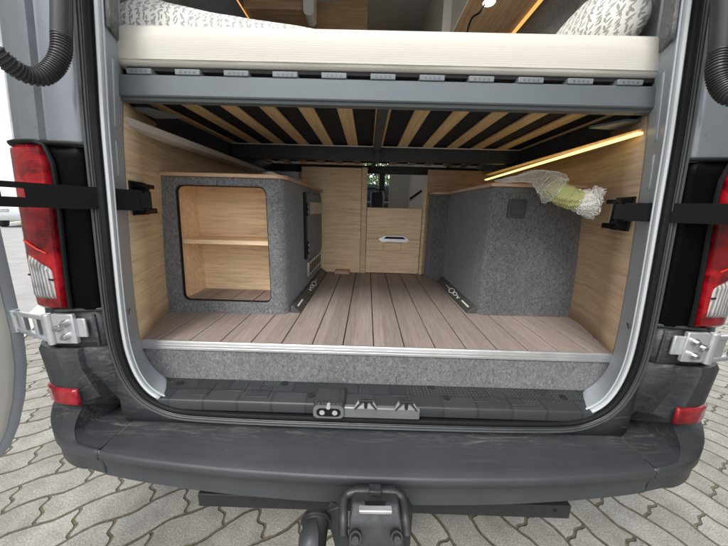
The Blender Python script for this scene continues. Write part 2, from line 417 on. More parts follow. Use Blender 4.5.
for k in range(2600):
    p = ka+kd*random.uniform(-2, 14)+kn*random.uniform(4.95, 8.5); h = random.uniform(.04, .1); a = random.uniform(0, 6.3)
    d = Vector((math.cos(a), math.sin(a), 0))*.02
    m.add([p-d, p+d, p+Vector((d.y, d.x, h))], [(0, 1, 2)])
tag(m.build('verge_grass', 'grass', smooth=False), kind='stuff', label='rough green grass on the verge beyond the road', cat='grass')

# ------------------------------------------------------------------ the van
van = thing('campervan', (X0, .75, 0), 'grey panel van seen from behind with both rear doors swung open and a black bumper', 'campervan')
# aperture curve (half, z) from top centre down the side to the bottom centre
AP = [(0, 2.52), (.30, 2.515), (.43, 2.49), (.49, 2.43), (.519, 2.35), (.578, 2.0), (.606, 1.78), (.632, 1.57), (.648, 1.44), (.662, 1.32), (.675, 1.17), (.687, 1.03),
      (.697, .90), (.702, .80), (.699, .73), (.685, .665), (.658, .615), (.615, .583), (.56, .566), (.45, .560), (.30, .557), (0, .556)]
INN = [(0, 2.47), (.30, 2.47), (.44, 2.45), (.50, 2.41), (.54, 2.33), (.62, 2.0), (.645, 1.78), (.662, 1.57), (.679, 1.44), (.698, 1.32), (.714, 1.17), (.728, 1.03),
       (.738, .90), (.743, .80), (.744, .735), (.736, .685), (.716, .64), (.690, .610), (.655, .590), (.45, .586), (.30, .586), (0, .586)]
AP = [(h+.004*min(1, h/.5), z) for h, z in AP]
full = [(h, z) for h, z in AP]+[(-h, z) for h, z in AP[-2:0:-1]]
NF = len(full)
def normals2d(c):
    out = []
    for i in range(len(c)):
        a, b = c[i-1], c[(i+1) % len(c)]; t = Vector((b[0]-a[0], b[1]-a[1])).normalized()
        nn = Vector((-t.y, t.x))
        out.append(nn)
    return out
def densify(c, k=4):
    P = [Vector((a, b, 0)) for a, b in c]; n = len(P); out = []
    for i in range(n):
        a, b, cc, d = P[i-1], P[i], P[(i+1) % n], P[(i+2) % n]
        for j in range(k):
            t = j/k; q = .5*((2*b)+(cc-a)*t+(2*a-5*b+4*cc-d)*t*t+(3*b-a-3*cc+d)*t**3); out.append((q.x, q.y))
    return out
apd = densify(full, 4); apn = normals2d(apd)
innd = densify([(h, z) for h, z in INN]+[(-h, z) for h, z in INN[-2:0:-1]], 4)
cen = Vector((0, 1.5))
for i, (p, q) in enumerate(zip(apd, apn)):
    if (Vector(p)-cen).dot(q) < 0: apn[i] = -q
def sweep(profile, closed=False):
    rings = []
    for (h, z), q in zip(apd, apn):
        rings.append([Vector((X0+h+q.x*o_, y_, z+q.y*o_)) for o_, y_ in profile])
    return MB().loft(rings, closed, False, loop=True)
sweep([(.0, .706), (.001, .700), (.006, .6965), (.012, .6965), (.017, .700), (.018, .706), (.018, .72), (0, .72)], True).build('door_seal', 'seal', van)
sweep([(.018, .7085), (.0185, .703), (.0205, .701), (.0225, .703), (.0235, .708), (.0245, .708), (.025, .703), (.0275, .701), (.0295, .703), (.030, .708), (.031, .708), (.032, .702), (.036, .700), (.039, .703), (.040, .712), (.040, .73), (.018, .73)], True).build('seal_channel', 'gutter', van)
_k = [i for i, (h, z) in enumerate(apd) if z > .588]; _b = next(i for i in range(len(apd)) if apd[i][1] <= .588); _e = max(i for i in range(len(apd)) if apd[i][1] <= .588)
_o = list(range(_e+1, len(apd)))+list(range(0, _b))
MB().loft([[Vector((X0+apd[i][0]+apn[i].x*o_, y_, apd[i][1]+apn[i].y*o_)) for o_, y_ in ((-.0005, .7065), (-.005, .7045), (-.010, .7065), (-.012, .714))] for i in _o], False).build('door_flange', 'paint_light', van, solid=.002, off=-1)
# reveal between the flange and the inside of the van
rings = []
for (h, z), q, b in zip(apd, apn, innd):
    a = Vector((h-q.x*.012, z-q.y*.012)); b = Vector(b)
    rings.append([Vector((X0+a.x, .714, a.y)), Vector((X0+a.x+(b.x-a.x)*.18, .724, a.y+(b.y-a.y)*.12)), Vector((X0+a.x+(b.x-a.x)*.8, .79, a.y+(b.y-a.y)*.8)), Vector((X0+b.x, .806, b.y))])
rev = MB().loft(rings, False, False, loop=True).build('door_reveal', 'paint_in', van, solid=.003, off=-1)
# pressed swages on the reveal and panel joints
for s in (-1, 1):
    m = MB()
    def RP(z, t, out=.003):      # point on the reveal surface at height z, depth t 0..1
        h0 = hw(z)-.012; h1 = lerp([(.735, .744), (.80, .743), (.90, .738), (1.03, .728), (1.17, .714), (1.32, .698), (1.44, .679), (1.57, .662), (1.78, .645), (2.0, .62), (2.33, .54)], z); return Vector((X0+s*(h0+(h1-h0)*t-out), .724+.07*t-out*.4, z))
    for z0, z1 in ((1.33, 1.48), (1.215, 1.30)):
        m.loft([[RP(z, .35, .001), RP(z, .40, .003), RP(z, .82, .003), RP(z, .87, .001)] for z in (z0, z0+.012, z1-.03, z1)], False)
    m.build('reveal_swage', 'paint_in', van, solid=.001)
    MB().loft([[RP(.845+t*.012, t, .0012), RP(.849+t*.012, t, .0012)] for t in (0.02, .3, .6, .97)], False).build('panel_joint', 'seal', van, solid=.0006)
    # felt pillar cover above the reveal, inside
    MB().loft([[RP(z, t, .010 if t > .02 else .002) for t in (.0, .04, .5, .9)]+[Vector((X0+s*q, y, z)) for q, y in ((.672+.0*z, .812), (.705, .86), (.735, .95), (.765, 1.3))] for z in (1.53, 1.56, 1.6, 1.8, 2.1, 2.4)], False).build('pillar_cover', 'felt', van, solid=.006)

# --- rear corners
PU = [(.040, .712), (.060, .703), (.115, .700), (.121, .6985), (.127, .688), (.160, .684), (.167, .6855), (.173, .697), (.205, .707), (.230, .721), (.248, .745), (.258, .782), (.264, .84), (.270, .95)]
PL = [(.040, .712), (.060, .700), (.110, .694), (.150, .692), (.185, .697), (.208, .706), (.230, .721), (.248, .745), (.258, .782), (.264, .84), (.270, .95)]
def prof_pt(P, s, z, o_, out=0):
    for (a, ya), (b, yb) in zip(P, P[1:]):
        if o_ <= b or (b, yb) == P[-1]:
            t = (o_-a)/(b-a); y = ya+(yb-ya)*t; d = Vector((b-a, yb-ya)).normalized(); nn = Vector((d.y, -d.x))
            break
    # smooth the normal a little towards outward
    return Vector((X0+(.001 if s > 0 else 0)+s*(hw(z)+o_+nn.x*out), y+nn.y*out, z))
def band(P, s, zs, o0, o1, out=0, outs=None, extra=None):
    os_ = [o0]+[a for a, _ in P if o0+.001 < a < o1-.001]+[o1]
    return MB().loft([[prof_pt(P, s, z, o_, out) for o_ in os_] for z in zs], False)
zsU = [1.281, 1.290]+[1.3+.06*i for i in range(20)]
for s in (-1, 1):
    side = 'left' if s < 0 else 'right'
    b = band(PU, s, zsU, .040, .270); b.build('rear_pillar', 'paint', van, solid=.0015, off=-1)
    # black gloss filler between seal and lamp
    band(PL, s, [.868, .876, 1.0, 1.12, 1.25, 1.276], .041, .165, .0).build('pillar_trim', 'black_gloss', van, solid=.004, off=-1)
    m = MB(); m.tube([prof_pt(PL, s, 1.281, o_, .004) for o_ in (.041, .08, .10, .12, .15)], .0045, 8); m.build('trim_lip', 'seal', van)
    # hinge pocket and lower corner
    zo = .757
    band(PL, s, [zo, .80, .868], .041, .270, -.008).build('hinge_pocket', 'bumper', van, solid=.004, off=-1)
    m = MB()
    m.beam(prof_pt(PL, s, .868, .041, .0), prof_pt(PL, s, .868, .15, .002), .012, .008)
    m.beam(prof_pt(PL, s, .80, .062, -.004)-Vector((0, 0, .04)), prof_pt(PL, s, .80, .062, -.004)+Vector((0, 0, .055)), .006, .006, up=(1, 0, 0))
    m.build('pocket_frame', 'bumper', van, bevel=.002)
    lows = [.44, .50, .56, .588, .64, .70, .745, .757]
    m = MB(); rr = []
    for z in lows:
        ou = .004 if z < .75 else -.002
        kz = max(0, min(1, (z-.56)/.19)); ko = -.012*(1-kz)
        Ao = lerp([(.56, .130), (.757, .160)], z); Bo = lerp([(.48, .104), (.757, .112)], z); dz = max(0, .70-z)
        row = [prof_pt(PL, s, z, o_, ou)+Vector((0, .010+dz*.42, 0)) for o_ in (.041, (.041+Bo)/2, Bo-.004)]
        row += [prof_pt(PL, s, z, Bo, ou+.003)+Vector((0, dz*.26, 0)), prof_pt(PL, s, z, (Ao+Bo)/2, ou+.003)+Vector((0, dz*.15, 0)), prof_pt(PL, s, z, Ao-.002, ou+.004)+Vector((0, dz*.06, 0)), prof_pt(PL, s, z, Ao+.003, ou+.009)]
        row += [prof_pt(PL, s, z, o_-.022*(1-kz), ou+(.010+.010*max(0, (o_-.2)/.07))*kz+.006*(1-kz)) for o_ in (.185, .208, .230, .248, .258, .264, .270)]
        row = row[:3]+[p+Vector((0, max(0, .590-z)*1.3, 0)) for p in row[3:]]
        rr.append(row)
    rr.append([p+Vector((0, .012, 0)) for p in rr[-1]])
    m.loft(rr, False).build('corner_panel', 'bumper', van, solid=.003, off=-1)
    # tail lamp
    def oin(z): return lerp([(.87, .112), (.93, .112), (1.02, .109), (1.12, .106), (1.2, .106), (1.24, .108), (1.278, .122)], z)
    lampE = bpy.data.objects.new('tail_light', None)
    def lens(zs, fin, fout, bulge):
        rr = []
        for z in zs:
            a, b_ = fin(z), fout(z); row = []
            for i in range(13):
                t = i/12; o_ = a+(b_-a)*t; e = min(1, min(t, 1-t)/.09); e = math.sqrt(1-(1-e)**2)
                ez = min(1, min(z-zs[0], zs[-1]-z)/.010+.05); row.append(prof_pt(PL, s, z, o_, .002+bulge*e*min(1, ez)*(1-.6*t)))
            rr.append(row)
        return MB().loft(rr, False)
    zz = [.872+.405*i/44 for i in range(45)]
    def oout(z): return lerp([(.87, .205), (.93, .214), (1.05, .224), (1.2, .226), (1.278, .222)], z)
    lamp = lens(zz, oin, oout, .016).build('tail_light', 'red_lens', van, solid=.002, off=-1)
    # reversing lamp window with diagonal upper edge
    rr = []
    for i in range(11):
        t = i/10; row = []
        for j in range(9):
            u = j/8; o_ = .128+(.194-.128)*u; zt = .982+.035*u; zb = .903; z = zb+(zt-zb)*t
            e = min(u, 1-u, t, 1-t); row.append(prof_pt(PL, s, z, o_, .0150-.004*u+(.0045 if e > .05 else 0)))
        rr.append(row)
    MB().loft(rr, False).build('reversing_lens', 'clear_lens', lamp, solid=.001)
    MB().beam(prof_pt(PL, s, .955, .127, .0205), prof_pt(PL, s, .965, .195, .0165), .003, .004).build('lens_divider', 'rubber', lamp)
    # brighter red diagonal streak across the lens
    MB().tube([prof_pt(PL, s, 1.052-.03*q, .195-.06*q, .0145+.003*q) for q in (0, .33, .66, 1)], .0022, 6).build('lens_streak', 'lens_streak', lamp)
    for zr in (1.150, 1.052):
        MB().tube([prof_pt(PL, s, zr, .118+.10*q, .0165-.008*q) for q in (0, .2, .4, .6, .8, 1)], .0011, 6).build('lens_rib', 'lens_rib', lamp)
    m = MB(); pa = [prof_pt(PL, s, z, oin(z)-.002, .005) for z in [.875+.400*i/20 for i in range(21)]]
    pa += [prof_pt(PL, s, 1.282, o_, .006) for o_ in (.14, .16, .19, .215, .24)]
    m.tube(pa, .0055, 8); m.build('lamp_gasket', 'seal', van)
    # low reflector
    zf = (.585, .592, .612, .632, .640); rr = [[prof_pt(PL, s, z, o_, .010+(.006 if z in zf[1:4] and .128 < o_ < .236 else 0)+.003) for o_ in (.124, .130, .145, .17, .19, .212, .230, .238)] for z in zf]
    MB().loft(rr, False).build('low_reflector', 'reflector', van, solid=.002, off=-1)
# plate closing the corner between the seal channel and the lower corner panels
m = MB(); rows = []
for (h, z), q in zip(apd, apn):
    if z > .86: continue
    sg = 1 if h > 0 else -1; a_ = Vector((abs(h)+abs(q.x)*.037, z+q.y*.037)); c0_ = Vector((.50, .78)) if a_.x > .5 else Vector((a_.x, .78)); d_ = a_-c0_
    k1 = (.762-c0_.x)/d_.x if d_.x > 1e-6 else 9e9; k2 = (.497-c0_.y)/d_.y if d_.y < -1e-6 else 9e9; k = max(1.001, min(k1, k2)); b_ = c0_+d_*k
    rows.append([Vector((X0+sg*a_.x, .712, a_.y)), Vector((X0+sg*(a_.x+(b_.x-a_.x)*.3), .722, a_.y+(b_.y-a_.y)*.3)), Vector((X0+sg*b_.x, .726, b_.y))])
m.loft(rows, False, False).build('sill_plate', 'bumper', van, solid=.003)
# --- bumper
def mirror(path): return path
half_path = [(0, .563, .500, .398), (.2, .566, .5, .399), (.4, .575, .5, .402), (.60, .592, .5, .406), (.735, .610, .5, .408)]
def bring(h, yl, zt, zb, s, back, ztop_back=None):
    zb2 = ztop_back if ztop_back is not None else zt
    d = .0
    return [Vector((X0+s*h, y, z)) for y, z in ((back, zb2), (yl+.03, zt+.001), (yl+.006, zt), (yl+.0015, zt-.0025), (yl, zt-.007), (yl+.001, zt-.024), (yl+.009, zt-.032), (yl+.014, (zt-.034+zb)/2), (yl+.012, zb+.006), (yl+.02, zb), (yl+.09, zb), (back, zb))]
pts = [(-h, a, b, c) for h, a, b, c in half_path[::-1]]+half_path[1:]
pp = smooth_path([(h, a, c) for h, a, b, c in pts], 5)
MB().loft([bring(abs(p.x)*(1.0105 if p.x > 0 else 1), p.y, .5, p.z, 1 if p.x >= 0 else -1, .82) for p in pp]).build('bumper', 'bumper', van, angle=50)
for s in (-1, 1):
    # outer corner: horn between an outer and an inner plan curve, rising from the pad height at the seam
    cp = [((.7385, .611), (.7385, .622), .500, (.7385, .80)), ((.80, .622), (.795, .634), .5005, (.75, .80)), ((.85, .636), (.822, .642), .503, (.77, .80)), ((.89, .652), (.836, .652), .512, (.79, .80)),
          ((.925, .674), (.846, .664), .527, (.81, .80)), ((.952, .700), (.850, .680), .546, (.825, .80)), ((.972, .735), (.850, .700), .567, (.835, .80)), ((.985, .79), (.850, .73), .575, (.84, .81)),
          ((.994, .90), (.850, .80), .580, (.845, .86)), ((1.0, 1.05), (.850, .95), .585, (.849, .97))]
    so_ = smooth_path([(a[0], a[1], z) for a, b, z, c in cp], 5); si_ = smooth_path([(b[0], b[1], 0) for a, b, z, c in cp], 5); sb_ = smooth_path([(c[0], c[1], 0) for a, b, z, c in cp], 5); rings = []
    ex = .008 if s > 0 else 0
    for O, I, B in zip(so_, si_, sb_):
        zt = O.z; o2 = Vector((O.x, O.y)); i2 = Vector((I.x, I.y)); b2 = Vector((B.x, B.y)); d2 = (o2-i2); zb = lerp([(.74, .408), (.87, .414), (.93, .42), (1.1, .42)], O.x); L2 = max(.011, d2.length); row = []
        for t_, z in ((0, .4998), (.5, .500), (.85, .500+(zt-.5)*.30), (1, zt-.0025)):
            c = b2+(i2-b2)*t_; row.append(Vector((X0+s*(c.x+ex), c.y, z)))
        k_ = min(1, L2/.03)
        for t_, z in ((.001, zt), (.4, zt+.001), (1-.010*k_/L2, zt), (1-.003*k_/L2, zt-.003), (1, zt-.009), (1, min(.484, zt-.02)), (1-.001/L2, .474), (1-.009/L2, .466), (1-.012/L2, .458), (1-.014/L2, zb+.006), (1-.020/L2, zb), (1-.06/L2, zb)):
            c = i2+d2*t_; row.append(Vector((X0+s*(c.x+ex), c.y, z)))
        rings.append(row)
    MB().loft(rings, False).build('bumper_corner', 'bumper', van, solid=.002, off=-1, angle=32)
MB().box(-.455, .59, .62, .70, .316, .360).build('underrun_bar', 'rubber', van, bevel=.003)
m = MB(); m.cyl((.545, .6195, .345), (.545, .625, .345), .006); m.build('bar_hole', 'seal', van)
# lower infill between seal channel and bumper, hides the sill
MB().box(X0-.72, X0+.72, .735, .80, .42, .54).build('sill', 'bumper', van)

# --- loading step on the sill
xs = [(-.687, .0), (-.655, 1)]
stp = MB()
prof = [(.806, .600), (.716, .598), (.706, .594), (.703, .586), (.704, .563), (.72, .560), (.806, .560)]
def sring(x, inset):
    return [Vector((x, y, z)) for y, z in prof]
L0, L1 = -.635, .703
stp.loft([[Vector((L0-.010 if y > .76 else L0, y, z)) for y, z in prof], [Vector((L0+.02, y, z)) for y, z in prof], [Vector((.0, y, z)) for y, z in prof], [Vector((L1-.02, y, z)) for y, z in prof], [Vector((L1+.010 if y > .76 else L1, y, z)) for y, z in prof]])
step = stp.build('loading_step', 'step', van, bevel=.002)
for x, y in ((-.575, .775), (-.25, .79), (-.155, .738), (.22, .795), (.255, .745), (.62, .765)):
    m = MB(); m.cyl((x, y, .599), (x, y, .6015), .011); m.build('clip', 'rubber', step)
for x0, x1, y0, y1 in ((-.52, -.46, .72, .785), (-.43, -.36, .745, .79), (-.35, -.28, .72, .785), (.09, .15, .745, .79), (.33, .40, .73, .79), (.44, .52, .72, .785)):
    MB().box(x0, x1, y0, y1, .598, .6008).build('tread_pad', 'step', step, bevel=.001)
M['net_white'] = plain('net_white', (.78, .77, .74), .8, var=.05)
M['holder0'] = plain('holder0', (.22, .23, .24), .4, .5, var=.1)
# latch console with socket and two strikers
pa, pb = U(314, 400, y=.69), U(421, 402, y=.69)
lat = MB().box(-.14, .165, .688, .702, .566, .600).build('latch_plate', M['holder0'], van, bevel=.003)
MB().loft([[Vector((x, y, z)) for x, z in rrect(-.0945, zc, wx, wz, .012)] for y, zc, wx, wz in ((.684, .589, .044, .021), (.715, .593, .046, .022), (.76, .600, .044, .018), (.775, .598, .035, .01))]).build('latch_housing', 'step', lat)
MB().loft([[Vector((x, y, z)) for x, z in rrect(-.0945, .589, .043, .0195, .014)] for y in (.680, .685)]).build('latch_mouth', 'holder0', lat)
MB().loft([[Vector((x, y, z)) for x, z in rrect(-.0945, .589, .034, .0125, .012)] for y in (.6785, .681)]).build('latch_recess', 'seal', lat)
for dx in (-.018, .018):
    m = MB(); m.cyl((-.0945+dx, .6775, .589), (-.0945+dx, .679, .589), .0075); m.build('latch_pin', 'silver', lat)
m = MB(); m.cyl((-.0945, .676, .607), (-.0945, .69, .607), .006); m.build('latch_button', 'silver', lat)
for x in (.010, .125):
    m = MB(); m.prism([(x-.034, .687, .600), (x+.034, .687, .600), (x+.022, .70, .614), (x-.022, .70, .614)], (0, .006, 0))
    m.build('striker_base', M.setdefault('striker', plain('striker', (.13, .135, .14), .45, .3)), lat)
    m = MB(); m.tube([(x-.030, .686, .598), (x-.012, .690, .618), (x-.012, .70, .622), (x+.012, .70, .622), (x+.012, .690, .618), (x+.030, .686, .598)], .0025, 8)
    m.tube([(x-.020, .692, .621), (x+.020, .692, .621)], .004, 8); m.tube([(x, .69, .60), (x, .69, .62)], .005, 8)
    m.build('striker', 'rubber', lat)

# --- wiring conduits, smooth sleeve and ribbed loop
def ribbed(path, r, pitch=.0055):
    P = smooth_path(path, 30); L = [0]
    for a, b in zip(P, P[1:]): L.append(L[-1]+(b-a).length)
    n = int(L[-1]/(pitch/4)); pts, rad = [], []; j = 0
    for i in range(n):
        d = L[-1]*i/(n-1)
        while j < len(L)-2 and L[j+1] < d: j += 1
        t = (d-L[j])/max(1e-9, L[j+1]-L[j]); pts.append(P[j].lerp(P[j+1], t)); rad.append(r+(.0016 if (i % 4) in (1, 2) else -.0012))
    return MB().tube(pts, rad, 14)
for s in (-1, 1):
    if s < 0:
        top = [U(60, -60, y=.66), U(61.5, 0, y=.655), U(61.5, 36, y=.65)]
        loop = [U(61.5, 36, y=.65), U(61, 52, y=.64), U(55, 66, y=.63), U(42, 76, y=.61), U(25, 74, y=.59), U(8, 63, y=.57), U(-8, 50, y=.555), U(-30, 38, y=.54)]
    else:
        top = [U(724, -60, y=.66), U(723, 0, y=.655), U(720, 50, y=.65)]
        loop = [U(720, 50, y=.65), U(717, 68, y=.64), U(720, 84, y=.63), U(731, 96, y=.61), U(750, 96, y=.59), U(768, 86, y=.57), U(784, 72, y=.55)]
    c = MB().tube(smooth_path(top, 4), .0165, 16).build('wiring_conduit', 'conduit', van)
    ribbed(loop, .0150).build('ribbed_sleeve', 'conduit', c)

# --- rear doors, folded back to a right angle
def rear_door(s, ang):
    D = thing('rear_door', (X0+s*1.03, .77, 0), None, None); 
    for k in ('label', 'category'):
        if k in D: del D[k]
    D.location = D.location-van.location; D.parent = van
    out = [(.775, 2.2), (.785, 1.5), (.778, 1.15), (.760, .93), (.748, .78), (.735, .68), (.712, .589), (.682, .515), (.65, .468), (.61, .449), (.5, .444), (.0, .444), (-.05, .47), (-.07, .55), (-.07, 1.2), (.0, 2.35), (.08, 2.45), (.68, 2.45), (.75, 2.36)]
    cen_ = Vector((.35, 1.4)); piv = Vector((X0+s*1.0, .78)); sh_ = Vector((.12, -.02)) if s > 0 else Vector((-.020, 0))
    def W(d, y, z, tilt=.09):
        # door is upright plane x = 1.0 at low height, leaning in with the body above
        lean = -max(0, z-.75)*.07
        v = Vector((s*(1.0+d)+0-s*lean, y)); 
        rel = Vector((X0+v.x, y))-piv; a = R(ang)*-s
        return Vector((piv.x+sh_.x+rel.x*math.cos(a)-rel.y*math.sin(a), piv.y+sh_.y+rel.x*math.sin(a)+rel.y*math.cos(a), z))
    def ins(k): 
        r_ = []
        for i, (y, z) in enumerate(out):
            a, b = out[i-1], out[(i+1) % len(out)]; t = Vector((b[0]-a[0], b[1]-a[1])).normalized(); q = Vector((-t.y, t.x))
            if (Vector((y, z))-cen_).dot(q) > 0: q = -q
            r_.append((y+q.x*k, z+q.y*k))
        return r_
    def ring(k, d): return [W(d, y, z) for y, z in ins(k)]
    MB().loft([ring(.0, .045), ring(0, .012), ring(.004, .004), ring(.012, .0), ring(.034, .0), ring(.036, .006)], True, True).build('door_frame', 'paint_in', D)
    MB().loft([ring(-.014, .07), ring(-.014, .045), ring(-.006, .040), ring(0, .045), ring(.03, .07)], True, True).build('door_skin', 'paint', D)
    MB().loft([ring(.036, .004), ring(.040, -.004), ring(.052, -.007), ring(.058, -.007)], True, True).build('inner_panel', 'cream_panel', D)
    return D, W
DL, WL = rear_door(-1, 0)
DR, WR = rear_door(1, 38)
# --- door hinges: plate, bolts, knuckle arms
for s, W in ((-1, WL), (1, WR)):
    m = MB(); zc = .818
    c0, c1 = prof_pt(PL, s, zc, .100, .004), prof_pt(PL, s, zc, .154, .004)
    ax = (c1-c0)/2; nn = Vector((ax.y, -ax.x, 0)).normalized()*(1 if s > 0 else -1)
    if nn.y > 0: nn = -nn
    m.obox((c0+c1)/2+nn*.004, ax, nn*.006, (0, 0, .042))
    c2 = prof_pt(PL, s, zc, .091, .002); m.obox(c2, ax.normalized()*.012, nn*.004, (0, 0, .027))
    hg = m.build('door_hinge', 'silver', van, bevel=.003)
    m = MB()
    for dx, dz in ((-.010, .018), (.010, .004), (-.004, -.020)):
        q = (c0+c1)/2+ax.normalized()*dx+Vector((0, 0, dz))
        m.cyl(q+nn*.008, q+nn*.016, .0095, n=16); m.cyl(q+nn*.016, q+nn*.024, .006, n=6)
    m.build('hinge_bolt', 'steel', hg)
    e0 = prof_pt(PL, s, zc, .164, .012); e1 = W(-.004, .730, zc); 
    m = MB()
    for dz0, dz1 in ((.030, .022), (-.034, -.026)):
        m.beam(e0+Vector((0, 0, dz0)), e1+Vector((0, 0, dz1)), .012, .012)
    mid = e0.lerp(e1, .35); m.beam(e0, e0.lerp(e1, .2), .006, .06); m.beam(mid-Vector((0, 0, .03)), mid+Vector((0, 0, .03)), .010, .012, up=(0, 1, 0))
    mid = e0.lerp(e1, .75); m.beam(mid-Vector((0, 0, .028)), mid+Vector((0, 0, .028)), .014, .014, up=(0, 1, 0))
    m.tube([e0+Vector((0, 0, -.045)), e0+Vector((0, 0, .042))], .010, 12)
    m.tube([e1+Vector((0, 0, -.035)), e1+Vector((0, 0, .032))], .011, 12)
    m.build('hinge_arm', 'silver', hg, bevel=.0025)
# --- check arms (flat bars with a slot) and their wall brackets
def check_arm(s, p0, p1, p2):
    p0, p1, p2 = map(Vector, (p0, p1, p2)); d = (p1-p0); H = .053 if s < 0 else .046; n_ = MB()
    a = p0; dd = (p1-p0); L = dd.length; u = dd/L; sd = u.cross(Vector((0, 0, 1))).normalized(); up = sd.cross(u)
    def seg(t0, t1, z0, z1): n_.obox(a+u*(t0+t1)/2+up*(z0+z1)/2, u*(t1-t0)/2, sd*.006, up*(z1-z0)/2)
    seg(0, L-.045, -H/2, H/2)
    seg(L-.045, L-.012, H*.26, H/2); seg(L-.045, L-.012, -H/2, -H*.10)
    Lf = L+(p2-p1).length
    seg(L-.012, Lf, -H/2, H/2)
    b = n_.build('check_arm', 'black_bar', van)
    m = MB(); m.obox(p0-u*.006, u*.012, sd*.012, up*.019); m.tube([p0+up*.024-u*.012, p0-up*.024-u*.012], .008, 10)
    m.build('arm_knuckle', 'black_bar', b); return b
check_arm(-1, (-.606, .770, 1.156), (-.775, .588, 1.162), (-.985, .358, 1.168))
check_arm(1, (.672, .762, 1.160), (.990, .495, 1.158), (1.36, .27, 1.160))

# ------------------------------------------------------------------ inside of the van
for s in (-1, 1):
    ys = [.803, .9, 1.05, 1.4, 1.9, 2.6]; zs = [.70, .80, .95, 1.1, 1.25, 1.41]
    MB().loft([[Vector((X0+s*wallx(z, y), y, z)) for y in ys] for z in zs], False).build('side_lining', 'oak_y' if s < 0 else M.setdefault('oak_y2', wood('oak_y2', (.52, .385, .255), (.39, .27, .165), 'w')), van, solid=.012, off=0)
    UW = [(1.412, .80), (1.6, .80), (2.0, .80), (2.3, .81), (2.45, .78)]
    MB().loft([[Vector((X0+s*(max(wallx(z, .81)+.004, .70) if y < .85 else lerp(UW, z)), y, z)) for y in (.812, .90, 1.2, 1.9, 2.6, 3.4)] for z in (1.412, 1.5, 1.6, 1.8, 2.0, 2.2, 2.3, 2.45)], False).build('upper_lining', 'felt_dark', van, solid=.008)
# floor boards with real gaps
m = MB(); k0 = -9
for k in range(-9, 9):
    x0, x1 = .031+.0975*k+.0020, .031+.0975*(k+1)-.0020
    m.box(max(x0, -.79), min(x1, .86), .805, 2.7, .705, .729)
fl = m.build('floor', 'board', van, bevel=.0012, seg=1)
MB().box(-.86, .93, .81, 4.6, .66, .712).build('floor_deck', 'black_inner', van)
m = MB(); 
prof = [(.806, .7315), (.800, .7315), (.797, .729), (.796, .722), (.7975, .7215), (.796, .720), (.796, .713), (.7975, .7125), (.796, .711), (.7965, .704), (.800, .702), (.806, .702)]
m.loft([[Vector((x, y, z)) for y, z in prof] for x in (-.722, .800)]).build('edge_strip', 'alu', van)
# felt riser under the strip with rounded lower corners
outl = [(-.716, .703), (-.712, .675), (-.697, .645), (-.672, .618), (-.645, .598), (.712, .598), (.745, .615), (.771, .643), (.787, .675), (.793, .703)]
m = MB(); m.prism([(x, .801, z) for x, z in outl], (0, .02, 0)); m.build('step_riser', 'felt_step', van, bevel=.003)
# outer skin of the van so that it is closed
SEC = [(.955, .40), (.985, .60), (.990, .80), (.983, 1.03), (.957, 1.32), (.927, 1.57), (.893, 2.0), (.885, 2.38), (.84, 2.56), (.70, 2.66), (.3, 2.70), (0, 2.71)]
SEC = [(a-.025 if a > .5 else a, b) for a, b in SEC]
sec = SEC+[(-a, b) for a, b in SEC[-2::-1]]
m = MB(); ys = [.945, 1.5, 3.0, 4.7]
rows = [[Vector((X0+a*(1 if y < 4 else .97), y, b)) for a, b in sec] for y in ys]
rows += [[Vector((X0+a*.93, 5.3, min(b, 1.5+.1*(1-abs(a))))) for a, b in sec], [Vector((X0+a*.80, 6.1, min(b, 1.15+.05*(1-abs(a))))) for a, b in sec]]
MB().loft([rows[0], rows[1], rows[2]], False).build('body_shell', 'paint', van, solid=.003, off=-1)
MB().loft([[r[i] for i in list(range(0, 5))] for r in rows[2:]], False).build('front_side', 'paint', van, solid=.003)
MB().loft([[r[i] for i in list(range(len(sec)-5, len(sec)))] for r in rows[2:]], False).build('front_side', 'paint', van, solid=.003)
MB().loft([[r[i] for i in list(range(6, len(sec)-6))] for r in rows[2:4]], False).build('cab_roof', 'paint', van, solid=.003)
MB().loft([[r[i] for i in list(range(4, len(sec)-4))] for r in rows[4:]], False).build('bonnet', 'paint', van, solid=.003)
MB().add(rows[5]+[Vector((X0, 6.1, .4))], [tuple(range(len(sec)))]).build('front_panel', 'paint', van)
MB().loft([[Vector((X0-.86, 4.70, 2.3)), Vector((X0+.86, 4.70, 2.3))], [Vector((X0-.9, 5.28, 1.48)), Vector((X0+.9, 5.28, 1.48))]], False).build('windscreen', 'glass', van)
MB().add([(X0-.98, .85, .38), (X0+.98, .85, .38), (X0+.95, 6.0, .38), (X0-.95, 6.0, .38)], [(0, 1, 2, 3)]).build('underbody', 'rubber', van)
# header above the opening
rr = []
for i in range(13):
    a = math.pi*i/12
sweep([(.044, .712), (.06, .70), (.12, .70), (.16, .76)]).v
m = MB(); tp = [i for i, (h, z) in enumerate(apd) if z > 2.35]
seq = sorted(tp, key=lambda i: apd[i][0])
m.loft([[Vector((X0+apd[i][0]+apn[i].x*q_, y_, apd[i][1]+apn[i].y*q_)) for q_, y_ in ((.044, .712), (.06, .702), (.13, .70))]+[Vector((X0+apd[i][0]*1.5, .95, 2.70-.5*(apd[i][0]/.55)**4*.6))] for i in seq], False).build('roof_header', 'paint', van, solid=.003)
# wheels
for s in (-1, 1):
    for y in (1.75, 5.0):
        m = MB(); c = Vector((X0+s*.86, y, .34))
        m.loft([[c+Vector((s*dx, r_*math.cos(a), r_*math.sin(a))) for a in [i*math.pi/16 for i in range(32)]] for dx, r_ in ((-.11, .22), (-.11, .32), (-.08, .34), (.08, .34), (.11, .32), (.11, .22))]); wob = m.build('wheel', 'rubber', van)
        m = MB(); m.cyl(c+Vector((s*.09, 0, 0)), c+Vector((s*.108, 0, 0)), .22, .19, 28); m.build('rim', 'silver', wob)
